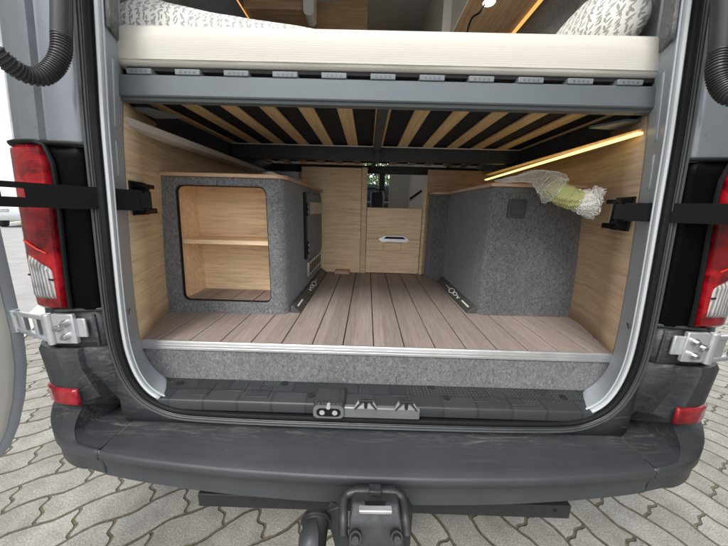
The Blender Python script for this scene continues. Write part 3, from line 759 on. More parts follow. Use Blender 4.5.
# ceiling, bulkhead and far panels seen over the bed
MB().loft([[Vector((X0+a, y, z)) for a, z in ((-.80, 2.42), (-.66, 2.55), (0, 2.60), (.66, 2.55), (.80, 2.42))] for y in (.81, 4.4)], False).build('ceiling', 'grey_wall', van, solid=.004)

# far low wall: panel, post, opening into the cab
MB().box(-.42, -.043, 1.85, 1.868, .729, 1.398).build('partition_panel', 'oak_x', van)
MB().box(-.041, -.006, 1.835, 1.875, .729, 1.40).build('partition_post', 'oak_y', van, bevel=.002)
MB().box(.352, .372, 1.835, 1.875, .729, 1.30).build('partition_post', 'oak_y', van, bevel=.002)
MB().box(.374, .80, 1.86, 1.875, .729, 1.40).build('partition_panel', 'oak_dark', van)
# wood blocks
c = MB().box(-.205, -.108, 1.78, 1.848, .7295, .752).build('wood_block', 'oak_edge', None, bevel=.003); tag(c, 'small pale wooden block lying on the floor against the partition', 'wood block')

# --- drawer unit at the end of the aisle
t = thing('drawer_unit', (.173, 1.86, .73), 'pale oak drawer front with aluminium grip at the far end of the aisle', 'drawer unit')
MB().box(-.004, .350, 1.858, 2.35, .731, 1.160).build('carcass', 'oak_x', t)
MB().box(-.003, .349, 1.845, 1.857, .962, 1.158).build('drawer_front', 'oak_x', t, bevel=.001)
MB().box(-.003, .349, 1.845, 1.857, .733, .959).build('drawer_front', 'oak_x', t, bevel=.001)
g = MB().prism([(.075, 1.843, .960), (.115, 1.84, .983), (.240, 1.84, .983), (.275, 1.843, .960), (.262, 1.84, .944), (.095, 1.84, .944)], (0, -.006, 0)).build('grip', 'alu', t)
MB().prism([(.11, 1.832, .964), (.125, 1.832, .978), (.235, 1.832, .978), (.252, 1.832, .964)], (0, -.004, 0)).build('grip_recess', 'seal', g)
fr = MB().box(.108, .228, 1.8435, 1.8448, .885, .938).build('inlay', 'oak_edge', t)
MB().box(.112, .224, 1.8425, 1.8436, .889, .934).build('inlay_face', 'oak_x', fr)
m = MB(); m.cyl((.112, 1.838, .943), (.112, 1.846, .943), .006); m.build('knob', 'alu', t)

# --- shelf cabinet on the left
t = thing('shelf_cabinet', (-.54, 1.4, .73), 'grey felt covered cabinet with two open oak shelves, on the left of the floor', 'cabinet')
z0, z1 = .7292, 1.247; XL, XR = -.786, -.308; YF = 1.05; r = .035
# outline plan with rounded front right corner; front frame as bridged ring round the opening
op = [(x+(.045*(z-1.01) if x < -.541 else 0), z) for x, z in rrect(-.541, .998, .171, .222, .024, 5)]
def outer_ring(op):
    return None
plan = [(XL, 1.845), (XL, YF+.0001)]+[(XR-r+r*math.sin(a), YF+r-r*math.cos(a)) for a in [R(90*i/8) for i in range(9)]]+[(XR+.004, 1.845)]
m = MB()
m.loft([[Vector((x+(.0 if z < 1 else 0)*0+(.0 if x < -.7 else 0), y, z)) for x, y in plan[1:]] for z in (z0, z1)], False)
# remove the flat front (first segment) by building it as a frame instead
m.f = [f for f in m.f if not all(abs(m.v[i].y-YF) < .0003 for i in f)]
frm = MB()
n_ = len(op); fx0, fx1 = XL, XR-r
outr = []
for x, z in op:
    dx, dz = x+.541, z-.998
    kx = ((fx1 if dx > 0 else fx0)+.541)/dx if abs(dx) > 1e-6 else 1e9; kz = ((z1 if dz > 0 else z0)-.998)/dz if abs(dz) > 1e-6 else 1e9
    k = min(kx, kz); outr.append((-.541+dx*k, .998+dz*k))
cors = [(fx1, z1), (fx0, z1), (fx0, z0), (fx1, z0)]
for cx_, cz_ in cors:
    bi = min(range(n_), key=lambda i: (outr[i][0]-cx_)**2+(outr[i][1]-cz_)**2); outr[bi] = (cx_, cz_)
skew = lambda x, z: x+(.0 if x < -.7 else 0)
frm.loft([[Vector((skew(x, z), YF, z)) for x, z in outr], [Vector((x, YF, z)) for x, z in op], [Vector((-.541+(x+.541)*.99, YF+.006, .998+(z-.998)*.99)) for x, z in op]], True, False)
m.add(frm.v, frm.f)
m.build('felt_shell', 'felt', t, solid=.0, angle=60)
m = MB(); m.loft([[Vector((-.541+(x+.541)*k, y, .998+(z-.998)*k)) for x, z in op] for k, y in ((.990, YF+.005), (.984, YF+.002), (.978, YF+.005), (.978, YF+.016), (.990, YF+.016))], True, False).build('opening_edge', 'seal', t)
# inner box
m = MB(); ix0, ix1, iy0, iy1, iz0, iz1 = -.728, -.362, YF+.014, 1.225, .768, 1.228
m.add([(ix0, iy0, iz0), (ix1, iy0, iz0), (ix1, iy0, iz1), (ix0, iy0, iz1), (ix0, iy1, iz0), (ix1, iy1, iz0), (ix1, iy1, iz1), (ix0, iy1, iz1)],
      [(0, 4, 5, 1), (1, 5, 6, 2), (2, 6, 7, 3), (3, 7, 4, 0), (4, 7, 6, 5)])
m.build('inner_box', 'oak_x', t, solid=.004, off=1, smooth=False)
MB().box(ix0, ix1, YF+.022, iy1-.001, 1.002, 1.018).build('shelf', 'oak_x', t, bevel=.001)
m = MB()
for k in range(4): m.box(ix0+.001+.0925*k, min(ix1-.001, ix0+.0895+.0925*k), YF+.02, iy1-.002, .772, .778)
m.build('shelf_floor', 'board', t)
tp_ = [(XL-.0+.008, 1.85), (XL+.004, YF-.012)]+[(XR+.012-.05+.05*math.sin(a), YF-.012+.05-.05*math.cos(a)) for a in [R(90*i/8) for i in range(9)]]+[(XR+.02, 1.85)]
m = MB(); m.prism([(x, y, 1.2475) for x, y in tp_], (0, 0, .013)); m.build('worktop', 'oak_edge', t, bevel=.002)
# felt side door with hinges and label plate
sx = lambda y: -.308+.004*(y-1.05)/.8
dr = MB(); rr_ = rrect(1.60, 1.055, .215, .165, .03)
dr.loft([[Vector((x, y, z)) for y, z in rr_] for x in (-.307, -.292)]); door = dr.build('side_door', 'felt_dark', t, bevel=.002)
m = MB(); m.box(-.2915, -.289, 1.44, 1.79, 1.115, 1.178); m.build('door_plate', 'alu', door, bevel=.002)
for z in (1.14, .955):
    m = MB(); m.tube([(-.296, 1.375, z-.03), (-.296, 1.375, z+.03)], .010, 12); h_ = m.build('door_hinge', 'seal', t)
    m = MB(); m.cyl((-.287, 1.375, z-.012), (-.2845, 1.375, z-.012), .007, n=12); m.cyl((-.287, 1.375, z+.014), (-.2845, 1.375, z+.014), .007, n=12); m.build('hinge_screw', 'steel', h_)
m = MB(); m.tube([(-.299, 1.362, .90), (-.299, 1.362, 1.22)], .006, 8); m.build('door_gasket', 'seal', t)
vt = MB().box(-.306, -.298, 1.42, 1.82, .795, .872).build('vent_grille', 'alu', t, bevel=.002)
for k in range(7):
    m = MB(); m.box(-.2985, -.2965, 1.46+.05*k, 1.485+.05*k, .81, .857); m.build('vent_slot', 'seal', vt)

# --- lashing rails bolted along the cabinet feet
def rail(x, y0, y1, s, label):
    t_ = thing('lashing_rail', (x, (y0+y1)/2, .73), label, 'lashing rail', 'lashing rails along the cabinets')
    m = MB(); m.loft([[Vector((x, y, .7295)), Vector((x+s*.040, y, .7295)), Vector((x+s*.036, y, .736)), Vector((x+s*.010, y, .757)), Vector((x, y, .757))] for y in (y0, y1)])
    m.build('rail', M['rail'], t_, bevel=.001)
    return t_
M['rail'] = plain('rail', (.085, .088, .085), .5, .3)
def on_rail(x, s, y, u):   # u across the sloping face
    return Vector((x+s*(.010+.026*u), y, .757-.021*u+.0015))
for x, y0, y1, s, lab in ((-.303, 1.075, 1.83, 1, 'dark aluminium lashing rail with etched marks along the foot of the shelf cabinet'),
                          (.471, 1.125, 1.66, -1, 'dark aluminium lashing rail with etched marks along the tall felt storage box')):
    t_ = rail(x, y0, y1, s, lab)
    ym = (y0+y1)/2
    MB().loft([[on_rail(x, s, y, u) for u in (.40, .60)] for y in (y0+.03, y0+.12)], False).build('etched_mark', 'net_white', t_)
    for c0, ra, rb in ((ym-.045, .020, .26), (ym+.012, .032, .40)):
        MB().tube([on_rail(x, s, c0+ra*math.cos(a), .5+rb*math.sin(a)) for a in [i*math.pi/6 for i in range(13)]], .0022, 6).build('etched_mark', 'net_white', t_)
    MB().tube([on_rail(x, s, ym-.11+.012*q, .5+(.28 if q % 2 else -.1)) for q in range(3)]+[on_rail(x, s, ym-.07, .5)], .002, 6).build('etched_mark', 'net_white', t_)
    MB().tube([on_rail(x, s, ym+.045, .5), on_rail(x, s, ym+.12, .45)], .002, 6).build('etched_mark', 'net_white', t_)

# --- tall felt box on the right
t = thing('felt_box', (.66, 1.45, .73), 'dark grey felt covered storage box with oak top and small black socket, on the right', 'storage box')
pl = [(.474, 1.125), (.489, 1.112), (.50, 1.110), (.872, 1.118), (.93, 1.84), (.388, 1.84), (.40, 1.745), (.474, 1.69)]
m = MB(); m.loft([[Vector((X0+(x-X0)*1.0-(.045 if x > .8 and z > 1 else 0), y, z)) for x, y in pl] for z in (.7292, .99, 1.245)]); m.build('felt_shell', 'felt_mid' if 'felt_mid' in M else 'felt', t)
pl2 = [(.462, 1.10), (.84, 1.10), (.89, 1.84), (.38, 1.84), (.388, 1.735), (.464, 1.68)]
m = MB(); m.prism([(x, y, 1.2455) for x, y in pl2], (0, 0, .013)); m.build('worktop', 'oak_edge', t, bevel=.002)
sk = MB().loft([[Vector((x, y, z)) for x, z in rrect(.570, 1.166, .034, .034, .006, 3)] for y in (1.113, 1.104)]).build('socket', 'socket', t, bevel=.001)
MB().loft([[Vector((x, y, z)) for x, z in rrect(.573, 1.169, .024, .026, .003, 3)] for y in (1.104, 1.100)]).build('socket_flap', 'socket', sk, bevel=.001)

# --- side rails along the walls; the right one carries a light strip
for s in (-1, 1):
    x = -.676 if s < 0 else .737
    m = MB(); m.loft([[Vector((x-s*(-.004), y, 1.352 if s < 0 else 1.368)), Vector((x-s*.018, y, 1.356 if s < 0 else 1.368)), Vector((x-s*.026, y, 1.374)), Vector((x-s*.002, y, 1.384)), Vector((x+s*.13, y, 1.390)), Vector((x+s*.13, y, 1.372))] for y in (.812, 1.84)])
    m.build('wall_rail', 'white_panel' if s < 0 else 'oak_dark', van)
a, b = Vector((.716, .815, 1.3645)), Vector((.716, 1.80, 1.342))
ls = MB().beam(a, b, .016, .006).build('light_strip', 'led', None); tag(ls, 'glowing warm yellow light strip under the rail on the right wall', 'light strip')
# wall brackets for the check arms
for s in (-1, 1):
    m = MB(); zc = 1.163 if s < 0 else 1.155
    a0, a1 = (.812, .905)
    pts_ = [Vector((X0+s*(wallx(zc, y)-.012), y, zc)) for y in (a0, a1)]
    d = (pts_[1]-pts_[0]); nn = Vector((-d.y, d.x, 0)).normalized(); nn = nn if nn.x*s < 0 else -nn
    m.obox((pts_[0]+pts_[1])/2+nn*.002, d/2, nn*.003, (0, 0, .048))
    br_ = m.build('arm_bracket', 'seal', van)
    m = MB(); m.obox((pts_[0]+pts_[1])/2+nn*.016+Vector((0, 0, .036)), d*.45, nn*.014, (0, 0, .006)); m.obox((pts_[0]+pts_[1])/2+nn*.016-Vector((0, 0, .036)), d*.45, nn*.014, (0, 0, .008))
    m.obox(pts_[0]+nn*.02+d*.25, d*.05, nn*.018, (0, 0, .03))
    m.tube([pts_[0]+nn*.022+d*.5+Vector((0, 0, -.03)), pts_[0]+nn*.030+d*.3, pts_[0]+nn*.022+d*.55+Vector((0, 0, .03))], .004, 8)
    m.build('bracket_jaw', 'black_bar', br_, bevel=.002)
    m = MB(); m.obox(pts_[1]+nn*.004+d*.02, d*.03, nn*.006, (0, 0, .045)); m.build('bracket_packing', 'cream_panel', br_)

# --- bed base
t = thing('bed_frame', (X0, 1.4, 1.4), 'blue grey steel bed base with wooden slats under the mattress', 'bed frame')
YB = .776
m = MB(); m.loft([[Vector((x, y, z)) for y, z in ((YB, 1.463), (YB+.003, 1.466), (YB+.035, 1.466), (YB+.035, 1.411), (YB+.012, 1.411), (YB+.010, 1.417), (YB+.002, 1.418), (YB, 1.421))] for x in (-.640, .726)]); m.build('front_beam', 'beam', t, angle=20)
for x in (-.752, .772):
    m = MB(); m.box(x+.002, x+.04, YB+.15, 2.16, 1.405, 1.464); m.build('side_beam', 'beam_dark', t)
m = MB()
m.prism([(-.640, .829, 1.408), (-.60, .829, 1.408), (-.555, .90, 1.408), (-.640, .91, 1.408)], (0, 0, -.006)); m.build('corner_gusset', 'beam', t)
m = MB(); m.prism([(.726, .829, 1.408), (.684, .829, 1.408), (.639, .90, 1.408), (.726, .91, 1.408)], (0, 0, -.006)); m.build('corner_gusset', 'beam', t)
MB().box(-.710, .772, 1.54, 1.575, 1.400, 1.470).build('cross_beam', 'beam_dark', t, bevel=.003)
MB().box(-.710, .772, 2.15, 2.185, 1.410, 1.463).build('cross_beam', 'beam_dark', t, bevel=.003)
m = MB(); m.tube([(-.70, 1.52, 1.4635), (.76, 1.52, 1.4635)], .0028, 8); m.build('gap_light_rod', 'white_panel', t)  # white rod standing in for light that shows through behind the slats
MB().box(.022, .052, YB+.037, 1.538, 1.432, 1.466).build('middle_beam', 'beam_dark', t)
MB().box(.018, .042, 1.577, 2.148, 1.415, 1.466).build('middle_beam', 'beam_dark', t)
MB().box(.03, .055, 1.50, 1.538, 1.405, 1.432).build('beam_foot', 'beam_dark', t)
for k in range(-5, 8):
    xc = -.0835+.1255*k
    if not -.73 < xc < .80: continue
    rr = []
    for y in [YB+.036+(.05 if abs(xc-.03) > .6 else 0)+.05*i for i in range(0, 27)]:
        zc = 1.4670
        rr.append([Vector((xc-.025, y, zc)), Vector((xc+.025, y, zc)), Vector((xc+.025, y, zc+.008)), Vector((xc-.025, y, zc+.008))])
    MB().loft(rr).build('slat', 'slat', t, bevel=.0015)
for k in range(-5, 7):
    xc = -.0815+.1215*k
    xc = -.574+.1205*(k+5)
    if xc > .69: continue
    cp_ = MB().box(xc-.031, xc+.031, YB-.0005, YB+.034, 1.4665, 1.4795).build('slat_holder', M.setdefault('holder', plain('holder', (.155, .168, .178), .5)), t, bevel=.002)
    if 0 <= k+5 < 20:
        m = MB()
        for j in range(4): m.box(xc-.019+.011*j, xc-.013+.011*j, YB-.0012, YB-.0004, 1.471, 1.4755)
        m.build('holder_mark', 'beam', cp_)
t.location.z -= .006
# --- mattress
t = thing('mattress', (X0+.005, 1.4, 1.48), 'thick cream knitted foam mattress lying on the slatted bed base', 'mattress')
MX0, MX1, MZ0, MZ1 = -.640, .735, 1.4865, 1.580
rr = []
N = 36
pr = rrect(0, 0, 1, 1, .0001, 1)
for z, ins_, in ((MZ0, .012), (MZ0+.004, .004), (MZ0+.010, .001), (MZ0+.018, .0), (MZ0+.05, -.003), (MZ1-.028, .0), (MZ1-.012, .004), (MZ1-.003, .014), (MZ1, .03)):
    ring = []
    for x, y in rrect((MX0+MX1)/2, 1.452, (MX1-MX0)/2-ins_, .676-ins_, .028, 6): ring.append(Vector((x, y, z)))
    # subdivide long sides with slight waviness
    r2 = []
    for i in range(len(ring)):
        a, b = ring[i], ring[(i+1) % len(ring)]; k = max(1, int((b-a).length/.05))
        for j in range(k):
            q = a.lerp(b, j/k); wv = noise.noise(Vector((q.x*5, q.y*5, z*6)))*.0035; r2.append(q+Vector((0, wv, wv*.6)))
    rr.append(r2)
L = min(len(q) for q in rr); 
if any(len(q) != L for q in rr):
    rr = [[q[int(i*len(q)/L)] for i in range(L)] for q in rr]
MB().loft(rr).build('cover', 'mattress', t, angle=60)
m = MB(); m.tube([(MX0+.025+(MX1-MX0-.05)*i/50, .7755+noise.noise(Vector((i*.3, 0, 0)))*.001, 1.4995) for i in range(51)], .0012, 6); m.build('seam', 'mattress', t)
MB().box(-.74, .81, .90, 2.14, 1.4775, 1.4812).build('underside_and_shade', 'black_inner', t)
MB().box(MX0+.03, MX1-.03, .786, .90, 1.4775, 1.4862).build('underside_and_shade', 'black_inner', t)  # shade of the gap above the front beam, put in as a black strip

t.location.z -= .006
# --- bed linen
def blob(name, mat, cx_, y, z, hx, hy, hz, label, cat, group=None, rot=0, pw=.55, seed=0, edge=None):
    m = MB(); nu, nv = 48, 28; rr = []
    for j in range(nv+1):
        th = math.pi*j/nv-math.pi/2; ring = []
        for i in range(nu):
            a = 2*math.pi*i/nu
            sx_ = math.copysign(abs(math.cos(a))**pw, math.cos(a)); sy_ = math.copysign(abs(math.sin(a))**pw, math.sin(a))
            c_ = math.cos(th)**.7 if math.cos(th) > 1e-6 else 0
            p = Vector((sx_*c_*hx, sy_*c_*hy, math.sin(th)*hz))
            corner = abs(sx_*sy_)
            p.z *= 1-.35*corner*c_
            d = noise.noise(Vector((p.x*7+seed, p.y*7, p.z*9)))*.018+noise.noise(Vector((p.x*19+seed, p.y*19, p.z*19)))*.005
            p += p.normalized()*d
            if rot: p = Matrix.Rotation(rot, 3, 'Y') @ p
            ring.append(p+Vector((cx_, y, z)))
        rr.append(ring)
    m.loft(rr)
    return tag(m.build(name, mat, None, angle=80), label, cat, group)
G = 'leaf printed pillows on the bed'
# duvet ridge along the front edge
m = MB(); rr = []
xs_ = [-.690+.0245*i for i in range(40)]
def dtop(x): return lerp([(-.70, .05), (-.67, .095), (-.60, .125), (-.53, .105), (-.45, .088), (-.32, .068), (-.19, .046), (-.10, .030), (.0, .022), (.04, .020), (.08, .014), (.14, .006), (.18, .010), (.21, .022), (.25, .026), (.275, .010)], x)
for x in xs_:
    h_ = dtop(x)+noise.noise(Vector((x*14, 1, 0)))*.006; ring = []
    for i in range(24):
        a = 2*math.pi*i/24; e = 1.0
        y_ = .95-.130*math.cos(a); zz_ = 1.577+max(-.002, h_*max(0, math.sin(a))**.6) if math.sin(a) > 0 else 1.576
        n1 = noise.noise(Vector((x*9, y_*12, 3)))*.006
        ring.append(Vector((x, y_+n1, zz_+(n1 if math.sin(a) > 0 else 0))))
    rr.append(ring)
m.loft(rr); tag(m.build('duvet', 'leaf_print', None, angle=80), 'white duvet with grey leaf print, folded along the mattress from its left end', 'duvet')
blob('pillow', 'leaf_print_side', .655, 1.00, 1.672, .080, .15, .11, 'white pillow with grey leaf print standing at the right end of the mattress', 'pillow', rot=.38, seed=5)

for o_ in list(bpy.data.objects):
    if o_.name.split('.')[0] in ('duvet', 'pillow'): o_.location.z -= .005
# --- things seen above the bed
t = thing('overhead_locker', (.62, 1.9, 2.2), 'oak overhead locker above the right side of the bed, lit by a small spotlight', 'overhead locker')
MB().box(.46, .79, 1.45, 3.0, 2.15, 2.45).build('carcass', M.setdefault('oak_mid', wood('oak_mid', (.56, .40, .26), (.42, .28, .17), 'y')), t)
MB().box(.452, .459, 1.46, 2.98, 2.14, 2.45).build('locker_front', 'white_panel', t, bevel=.002)
tag(MB().box(.792, .806, 1.45, 2.9, 2.138, 2.15).build('light_strip', 'led_dim', None), 'dim orange light strip along the wall edge of the right overhead locker', 'light strip')
t = thing('overhead_locker', (-.62, 2.2, 2.2), 'oak overhead locker with rounded pale end above the left side of the bed', 'overhead locker')
MB().box(-.765, -.40, 1.95, 3.0, 2.285, 2.50).build('carcass', 'oak_dark', t)
m = MB(); m.loft([[Vector((x, y, z)) for x, z in rrect(-.372, 2.33, .03, .10, .025)] for y in (1.90, 2.00)]); m.build('rounded_end', 'white_panel', t)
tag(MB().box(-.782, -.770, 1.7, 2.9, 2.275, 2.287).build('light_strip', 'led_dim', None), 'dim orange light strip along the wall edge of the left overhead locker', 'light strip')
MB().box(-.56, -.04, 2.35, 2.37, 1.37, 2.6).build('bulkhead', 'oak_dark', van)
MB().box(-.035, .50, 2.78, 2.80, 1.7, 2.62).build('washroom_door', M.setdefault('olive', plain('olive', (.13, .13, .10), .5)), van)
m = MB(); m.box(.33, .352, 2.765, 2.779, 2.50, 2.56); m.build('door_catch', 'seal', van)
MB().box(-.03, .10, 2.76, 2.775, 2.39, 2.44).build('lit_panel', 'led_dim', van)
MB().box(.40, .45, 1.9, 2.77, 1.9, 2.6).build('tall_cupboard', 'white_panel', van)
t = thing('reading_lamp', (.60, 1.74, 2.11), 'small round lit reading lamp on a bent black stem under the right locker', 'lamp')
c = U(489, 3, z=2.13); 
m = MB(); m.cyl(c+Vector((0, 0, .018)), c+Vector((0, 0, .002)), .022, .030, 24); sh = m.build('lamp_shade', 'white_panel', t)
m = MB(); m.cyl(c+Vector((0, 0, .0015)), c+Vector((0, 0, -.001)), .025, n=24); m.build('bulb', 'lamp', sh)
pl_ = bpy.data.lights.new('reading_light', 'SPOT'); pl_.energy = 6; pl_.color = (1, .86, .68); pl_.spot_size = R(150); pl_.spot_blend = .6; pl_.shadow_soft_size = .025
po = bpy.data.objects.new('reading_light', pl_); COL.objects.link(po); po.parent = sh; po.location = c+Vector((0, 0, -.006))-t.location
m = MB(); q0 = c+Vector((-.01, .0, .012)); m.tube(smooth_path([q0, U(480, 12, y=c.y+.02), U(473, 17, y=c.y+.06), U(469, 25, y=c.y+.10), U(467, 34, y=c.y+.12)], 6), .005, 10); m.build('stem', 'seal', t)
for a_ in ():
    pass

# --- cab: seat, side door card
t = thing('cab_seat', (.10, 3.35, .73), 'dark driver seat seen through the gap above the drawer unit', 'seat')
MB().loft([[Vector((x, y, z)) for x, y in ((.03, yy), (.18, yy), (.18, yy+.10), (.03, yy+.10))] for z, yy in ((.75, 3.25), (1.1, 3.28), (1.35, 3.34))]).build('backrest', 'rubber', t, bevel=.03, seg=3)
MB().box(.12, .19, 3.34, 3.42, 1.36, 1.56).build('headrest', 'rubber', t, bevel=.02, seg=3)
MB().box(-.05, .22, 3.36, 3.85, 1.05, 1.17).build('cushion', 'rubber', t, bevel=.03)
MB().box(.215, .42, 3.0, 3.03, .8, 1.75).build('cab_partition', 'grey_wall', van)
MB().box(.42, .9, 3.2, 3.22, .8, 1.9).build('cab_door_card', 'white_panel', van)
m = MB(); m.beam((.46, 3.18, 1.27), (.58, 3.18, 1.36), .02, .02); m.build('door_pull', 'seal', van)
MB().box(X0-.8, X0+.8, 4.5, 5.0, .8, 1.27).build('dashboard', 'rubber', van, bevel=.05)
m = MB(); m.tube([(.06+.17*math.cos(a), 4.2+.05*math.sin(a), 1.30+.15*math.sin(a)) for a in [i*math.pi/16 for i in range(33)]], .015, 10); m.build('steering_wheel', 'rubber', van)

# --- net sleeve hanging off the right worktop
t = thing('net_sleeve', (.68, 1.03, 1.24), 'crumpled white net sleeve with a yellow green knitted middle hanging off the right worktop', 'net sleeve')
def crumple(path, rads, n, amp, freq, seed):
    P = smooth_path(path, 10); k = len(P); m = MB(); rings = []; up = None
    RR = [lerp([(i/(len(rads)-1), r_) for i, r_ in enumerate(rads)], j/(k-1)) for j in range(k)]
    for j, p in enumerate(P):
        tt_ = (P[min(j+1, k-1)]-P[max(j-1, 0)]).normalized()
        up = tt_.orthogonal().normalized() if up is None else (up-tt_*up.dot(tt_)).normalized(); sd = tt_.cross(up); ring = []
        for i in range(n):
            a = 2*math.pi*i/n
            d = up*math.cos(a)+sd*math.sin(a); rr0 = RR[j]*(1+amp*math.sin(freq*a+j*.35+seed)+amp*1.6*noise.noise(Vector((math.cos(a)*2+seed, math.sin(a)*2, j*.35))))
            ring.append(p+d*rr0+tt_*noise.noise(Vector((a, j*.5, seed)))*.006)
        rings.append(ring)
    m.loft(rings, True, False); return m
_U = U
U = lambda px, py, **k: _U(px-5, py, **k)
P1 = [U(500, 182, y=1.13), U(520, 179, y=1.08), U(540, 177, y=1.04), U(553, 183, y=1.01), U(560, 190, y=.99), U(563, 192, y=.985)]
P2 = [U(556, 184, y=1.0), U(563, 192, y=.985), U(575, 198, y=.975), U(584, 201, y=.965)]
P3 = [U(578, 199, y=.975), U(586, 201, y=.965), U(594, 203, y=.955), U(600, 203, y=.95)]
U = _U
def net(name, mb, mat, th=.0009):
    o_ = mb.build(name, mat, t, smooth=False); wm = o_.modifiers.new('wire', 'WIREFRAME'); wm.thickness = th; wm.use_replace = True; wm.use_even_offset = False; return o_
M['net_tan'] = plain('net_tan', (.50, .43, .30), .8, var=.1)
def knit():
    n = NT('knit_yellow'); v = n.obj((1, 1, 1), (0, R(35), 0)); wv = n.n('ShaderNodeTexWave'); n.l(v, wv.inputs['Vector']); wv.inputs['Scale'].default_value = 95; wv.inputs['Distortion'].default_value = 3
    n.set(base=n.ramp(wv.outputs['Fac'], [(.2, (.38, .40, .12)), (.7, (.66, .66, .33))]), rough=.9); n.bump(wv.outputs['Fac'], .8, .003); return n.m
M['knit'] = knit()
net('net_tail', crumple(P1, [.006, .010, .022, .040, .046, .030], 34, .10, 5, 1), 'net_white')
net('net_tail_inner', crumple(P1, [.004, .008, .018, .033, .038, .026], 26, .16, 7, 3), 'net_tan')
crumple(P2, [.030, .034, .033, .034], 40, .05, 9, 2).build('knitted_band', 'knit', t, angle=80)
net('net_cuff', crumple(P3, [.030, .034, .040, .050], 44, .10, 8, 4), 'net_white', .0013)
crumple(P3, [.027, .030, .033, .034], 40, .12, 10, 6).build('cuff_lining', 'net_white', t, angle=80)
m = MB()
for k in range(420):
    a = random.uniform(0, 6.283); rr_ = .05*math.sqrt(random.random()); c = P3[-1]; ax = (P3[-1]-P3[0]).normalized(); u1 = ax.orthogonal().normalized(); u2 = ax.cross(u1)
    q = c+(u1*math.cos(a)+u2*math.sin(a))*rr_*.9-ax*random.uniform(0, .012); d = ((u1*math.cos(a)+u2*math.sin(a))*rr_*6+ax*1.0+Vector((random.uniform(-.5, .5),)*3)).normalized()*random.uniform(.006, .016)
    sd = d.cross(Vector((random.random(), random.random(), random.random()))).normalized()*.0012
    m.add([q-sd, q+sd, q+d+sd, q+d-sd], [(0, 1, 2, 3)])
m.build('cuff_fringe', 'net_white', t, smooth=False)

# --- tow coupling and trailer socket under the bumper
t = thing('tow_coupling', (.02, .56, .44), 'grey cast tow coupling with a folding handle and bolts below the middle of the bumper', 'tow coupling')
t.location = t.location-van.location; t.parent = van
for k in ('label', 'category'): del t[k]
def hp(px, py, y): return U(px, py, y=y)
m = MB()
tl, tr = hp(352, 503, .500), hp(399, 504, .500); bl, br2 = hp(346, 580, .435), hp(407, 580, .435)
m.loft([[tl, tr, tr+Vector((0, .05, -.005)), tl+Vector((0, .05, -.005))], [hp(349, 520, .478), hp(402, 521, .478), tr+Vector((.004, .06, -.06)), tl+Vector((-.004, .06, -.06))], [hp(349, 528, .470), hp(403, 529, .470), tr+Vector((.004, .06, -.09)), tl+Vector((-.004, .06, -.09))], [bl, br2, br2+Vector((0, .14, 0)), bl+Vector((0, .14, 0))]])
m.build('housing', 'hitch', t, bevel=.006, seg=3)
hpth = smooth_path([hp(343.5, 534, .470), hp(343.5, 518, .487), hp(344, 501, .518), hp(347, 495, .53), hp(354, 492, .534), hp(372, 491.5, .535), hp(392, 492.5, .534), hp(400, 495.5, .53), hp(403.5, 502, .518), hp(405.5, 518, .487), hp(407, 534, .47)], 5)
MB().tube(hpth, .0105, 12).build('handle', 'hitch', t)
m = MB(); m.beam(hp(369, 489.5, .515), hp(381, 490, .515), .02, .012); m.build('handle_tab', 'hitch', t, bevel=.002)
m = MB(); m.beam(hp(359, 509.5, .482), hp(392, 510, .482), .014, .009); m.build('release_bar', 'alu', t, bevel=.002)
m = MB(); m.beam(hp(365, 504, .492), hp(385, 504.5, .492), .010, .005); m.build('bar_slot', 'seal', t)
for px_ in (355.5, 396.5):
    q = hp(px_, 537, .455); n_d = Vector((0, -.75, .55)).normalized(); m = MB(); m.cyl(q-n_d*.02, q+n_d*.006, .0125, n=18); m.cyl(q+n_d*.006, q+n_d*.016, .0095, .007, 16); m.build('bolt', 'hitch', t)
for a_, b_ in (((339, 500), (347, 514)), ((404, 502), (412, 514))):
    m = MB(); m.tube([hp(a_[0]+1, a_[1], .54), hp((a_[0]+b_[0])/2, a_[1]+5, .525), hp((a_[0]+b_[0])/2, b_[1], .51)], .011, 12); m.build('ear', 'hitch', t)
m = MB(); m.prism([hp(345, 505, .52), hp(326, 512, .52), hp(338, 560, .50), hp(350, 560, .50)], (0, .012, 0)); m.build('side_plate', 'hitch', t, bevel=.002); m = MB(); m.prism([hp(405, 505, .52), hp(413, 512, .52), hp(409, 560, .50), hp(402, 560, .50)], (0, .012, 0)); m.build('side_plate', 'hitch', t, bevel=.002)
MB().box(-.10, .12, .60, .68, .375, .43).build('cross_tube', 'hitch', t, bevel=.004)
# trailer socket
s0, s1 = hp(316.5, 515, .520), hp(313, 552, .455)
sock = bpy.data.objects.new('trailer_socket', None); COL.objects.link(sock); sock.parent = van; sock.location = s0-van.location
ax = (s1-s0).normalized()
m = MB(); m.tube([s0-ax*.006, s0-ax*.002, s0+ax*.012, s0+ax*.016, s0+ax*.03, s0+ax*.075], [.018, .028, .032, .0305, .029, .026], 28); m.build('socket_body', 'rubber', sock)
m = MB(); m.tube([s0+ax*.010, s0+ax*.015], [.0345, .0345], 28); m.build('socket_collar', 'hitch', sock)
u1 = Vector((0, -1, 0))-ax*Vector((0, -1, 0)).dot(ax); u1.normalize(); sdv = ax.cross(u1)
m = MB(); m.loft([[s0+ax*.02+u1*.031-sdv*.012, s0+ax*.02+u1*.031+sdv*.012], [s0+ax*.05+u1*.033-sdv*.022, s0+ax*.05+u1*.033+sdv*.022], [s0+ax*.08+u1*.030-sdv*.022, s0+ax*.08+u1*.030+sdv*.022]], False); m.build('socket_lid', 'socket', sock, solid=.004)
m = MB(); m.tube([s0+Vector((.03, .02, 0)), hp(345, 512, .53)], .012, 10); m.obox(hp(334, 520, .53), (.022, 0, 0), (0, .004, 0), (0, 0, .025)); m.build('socket_bracket', 'hitch', sock)

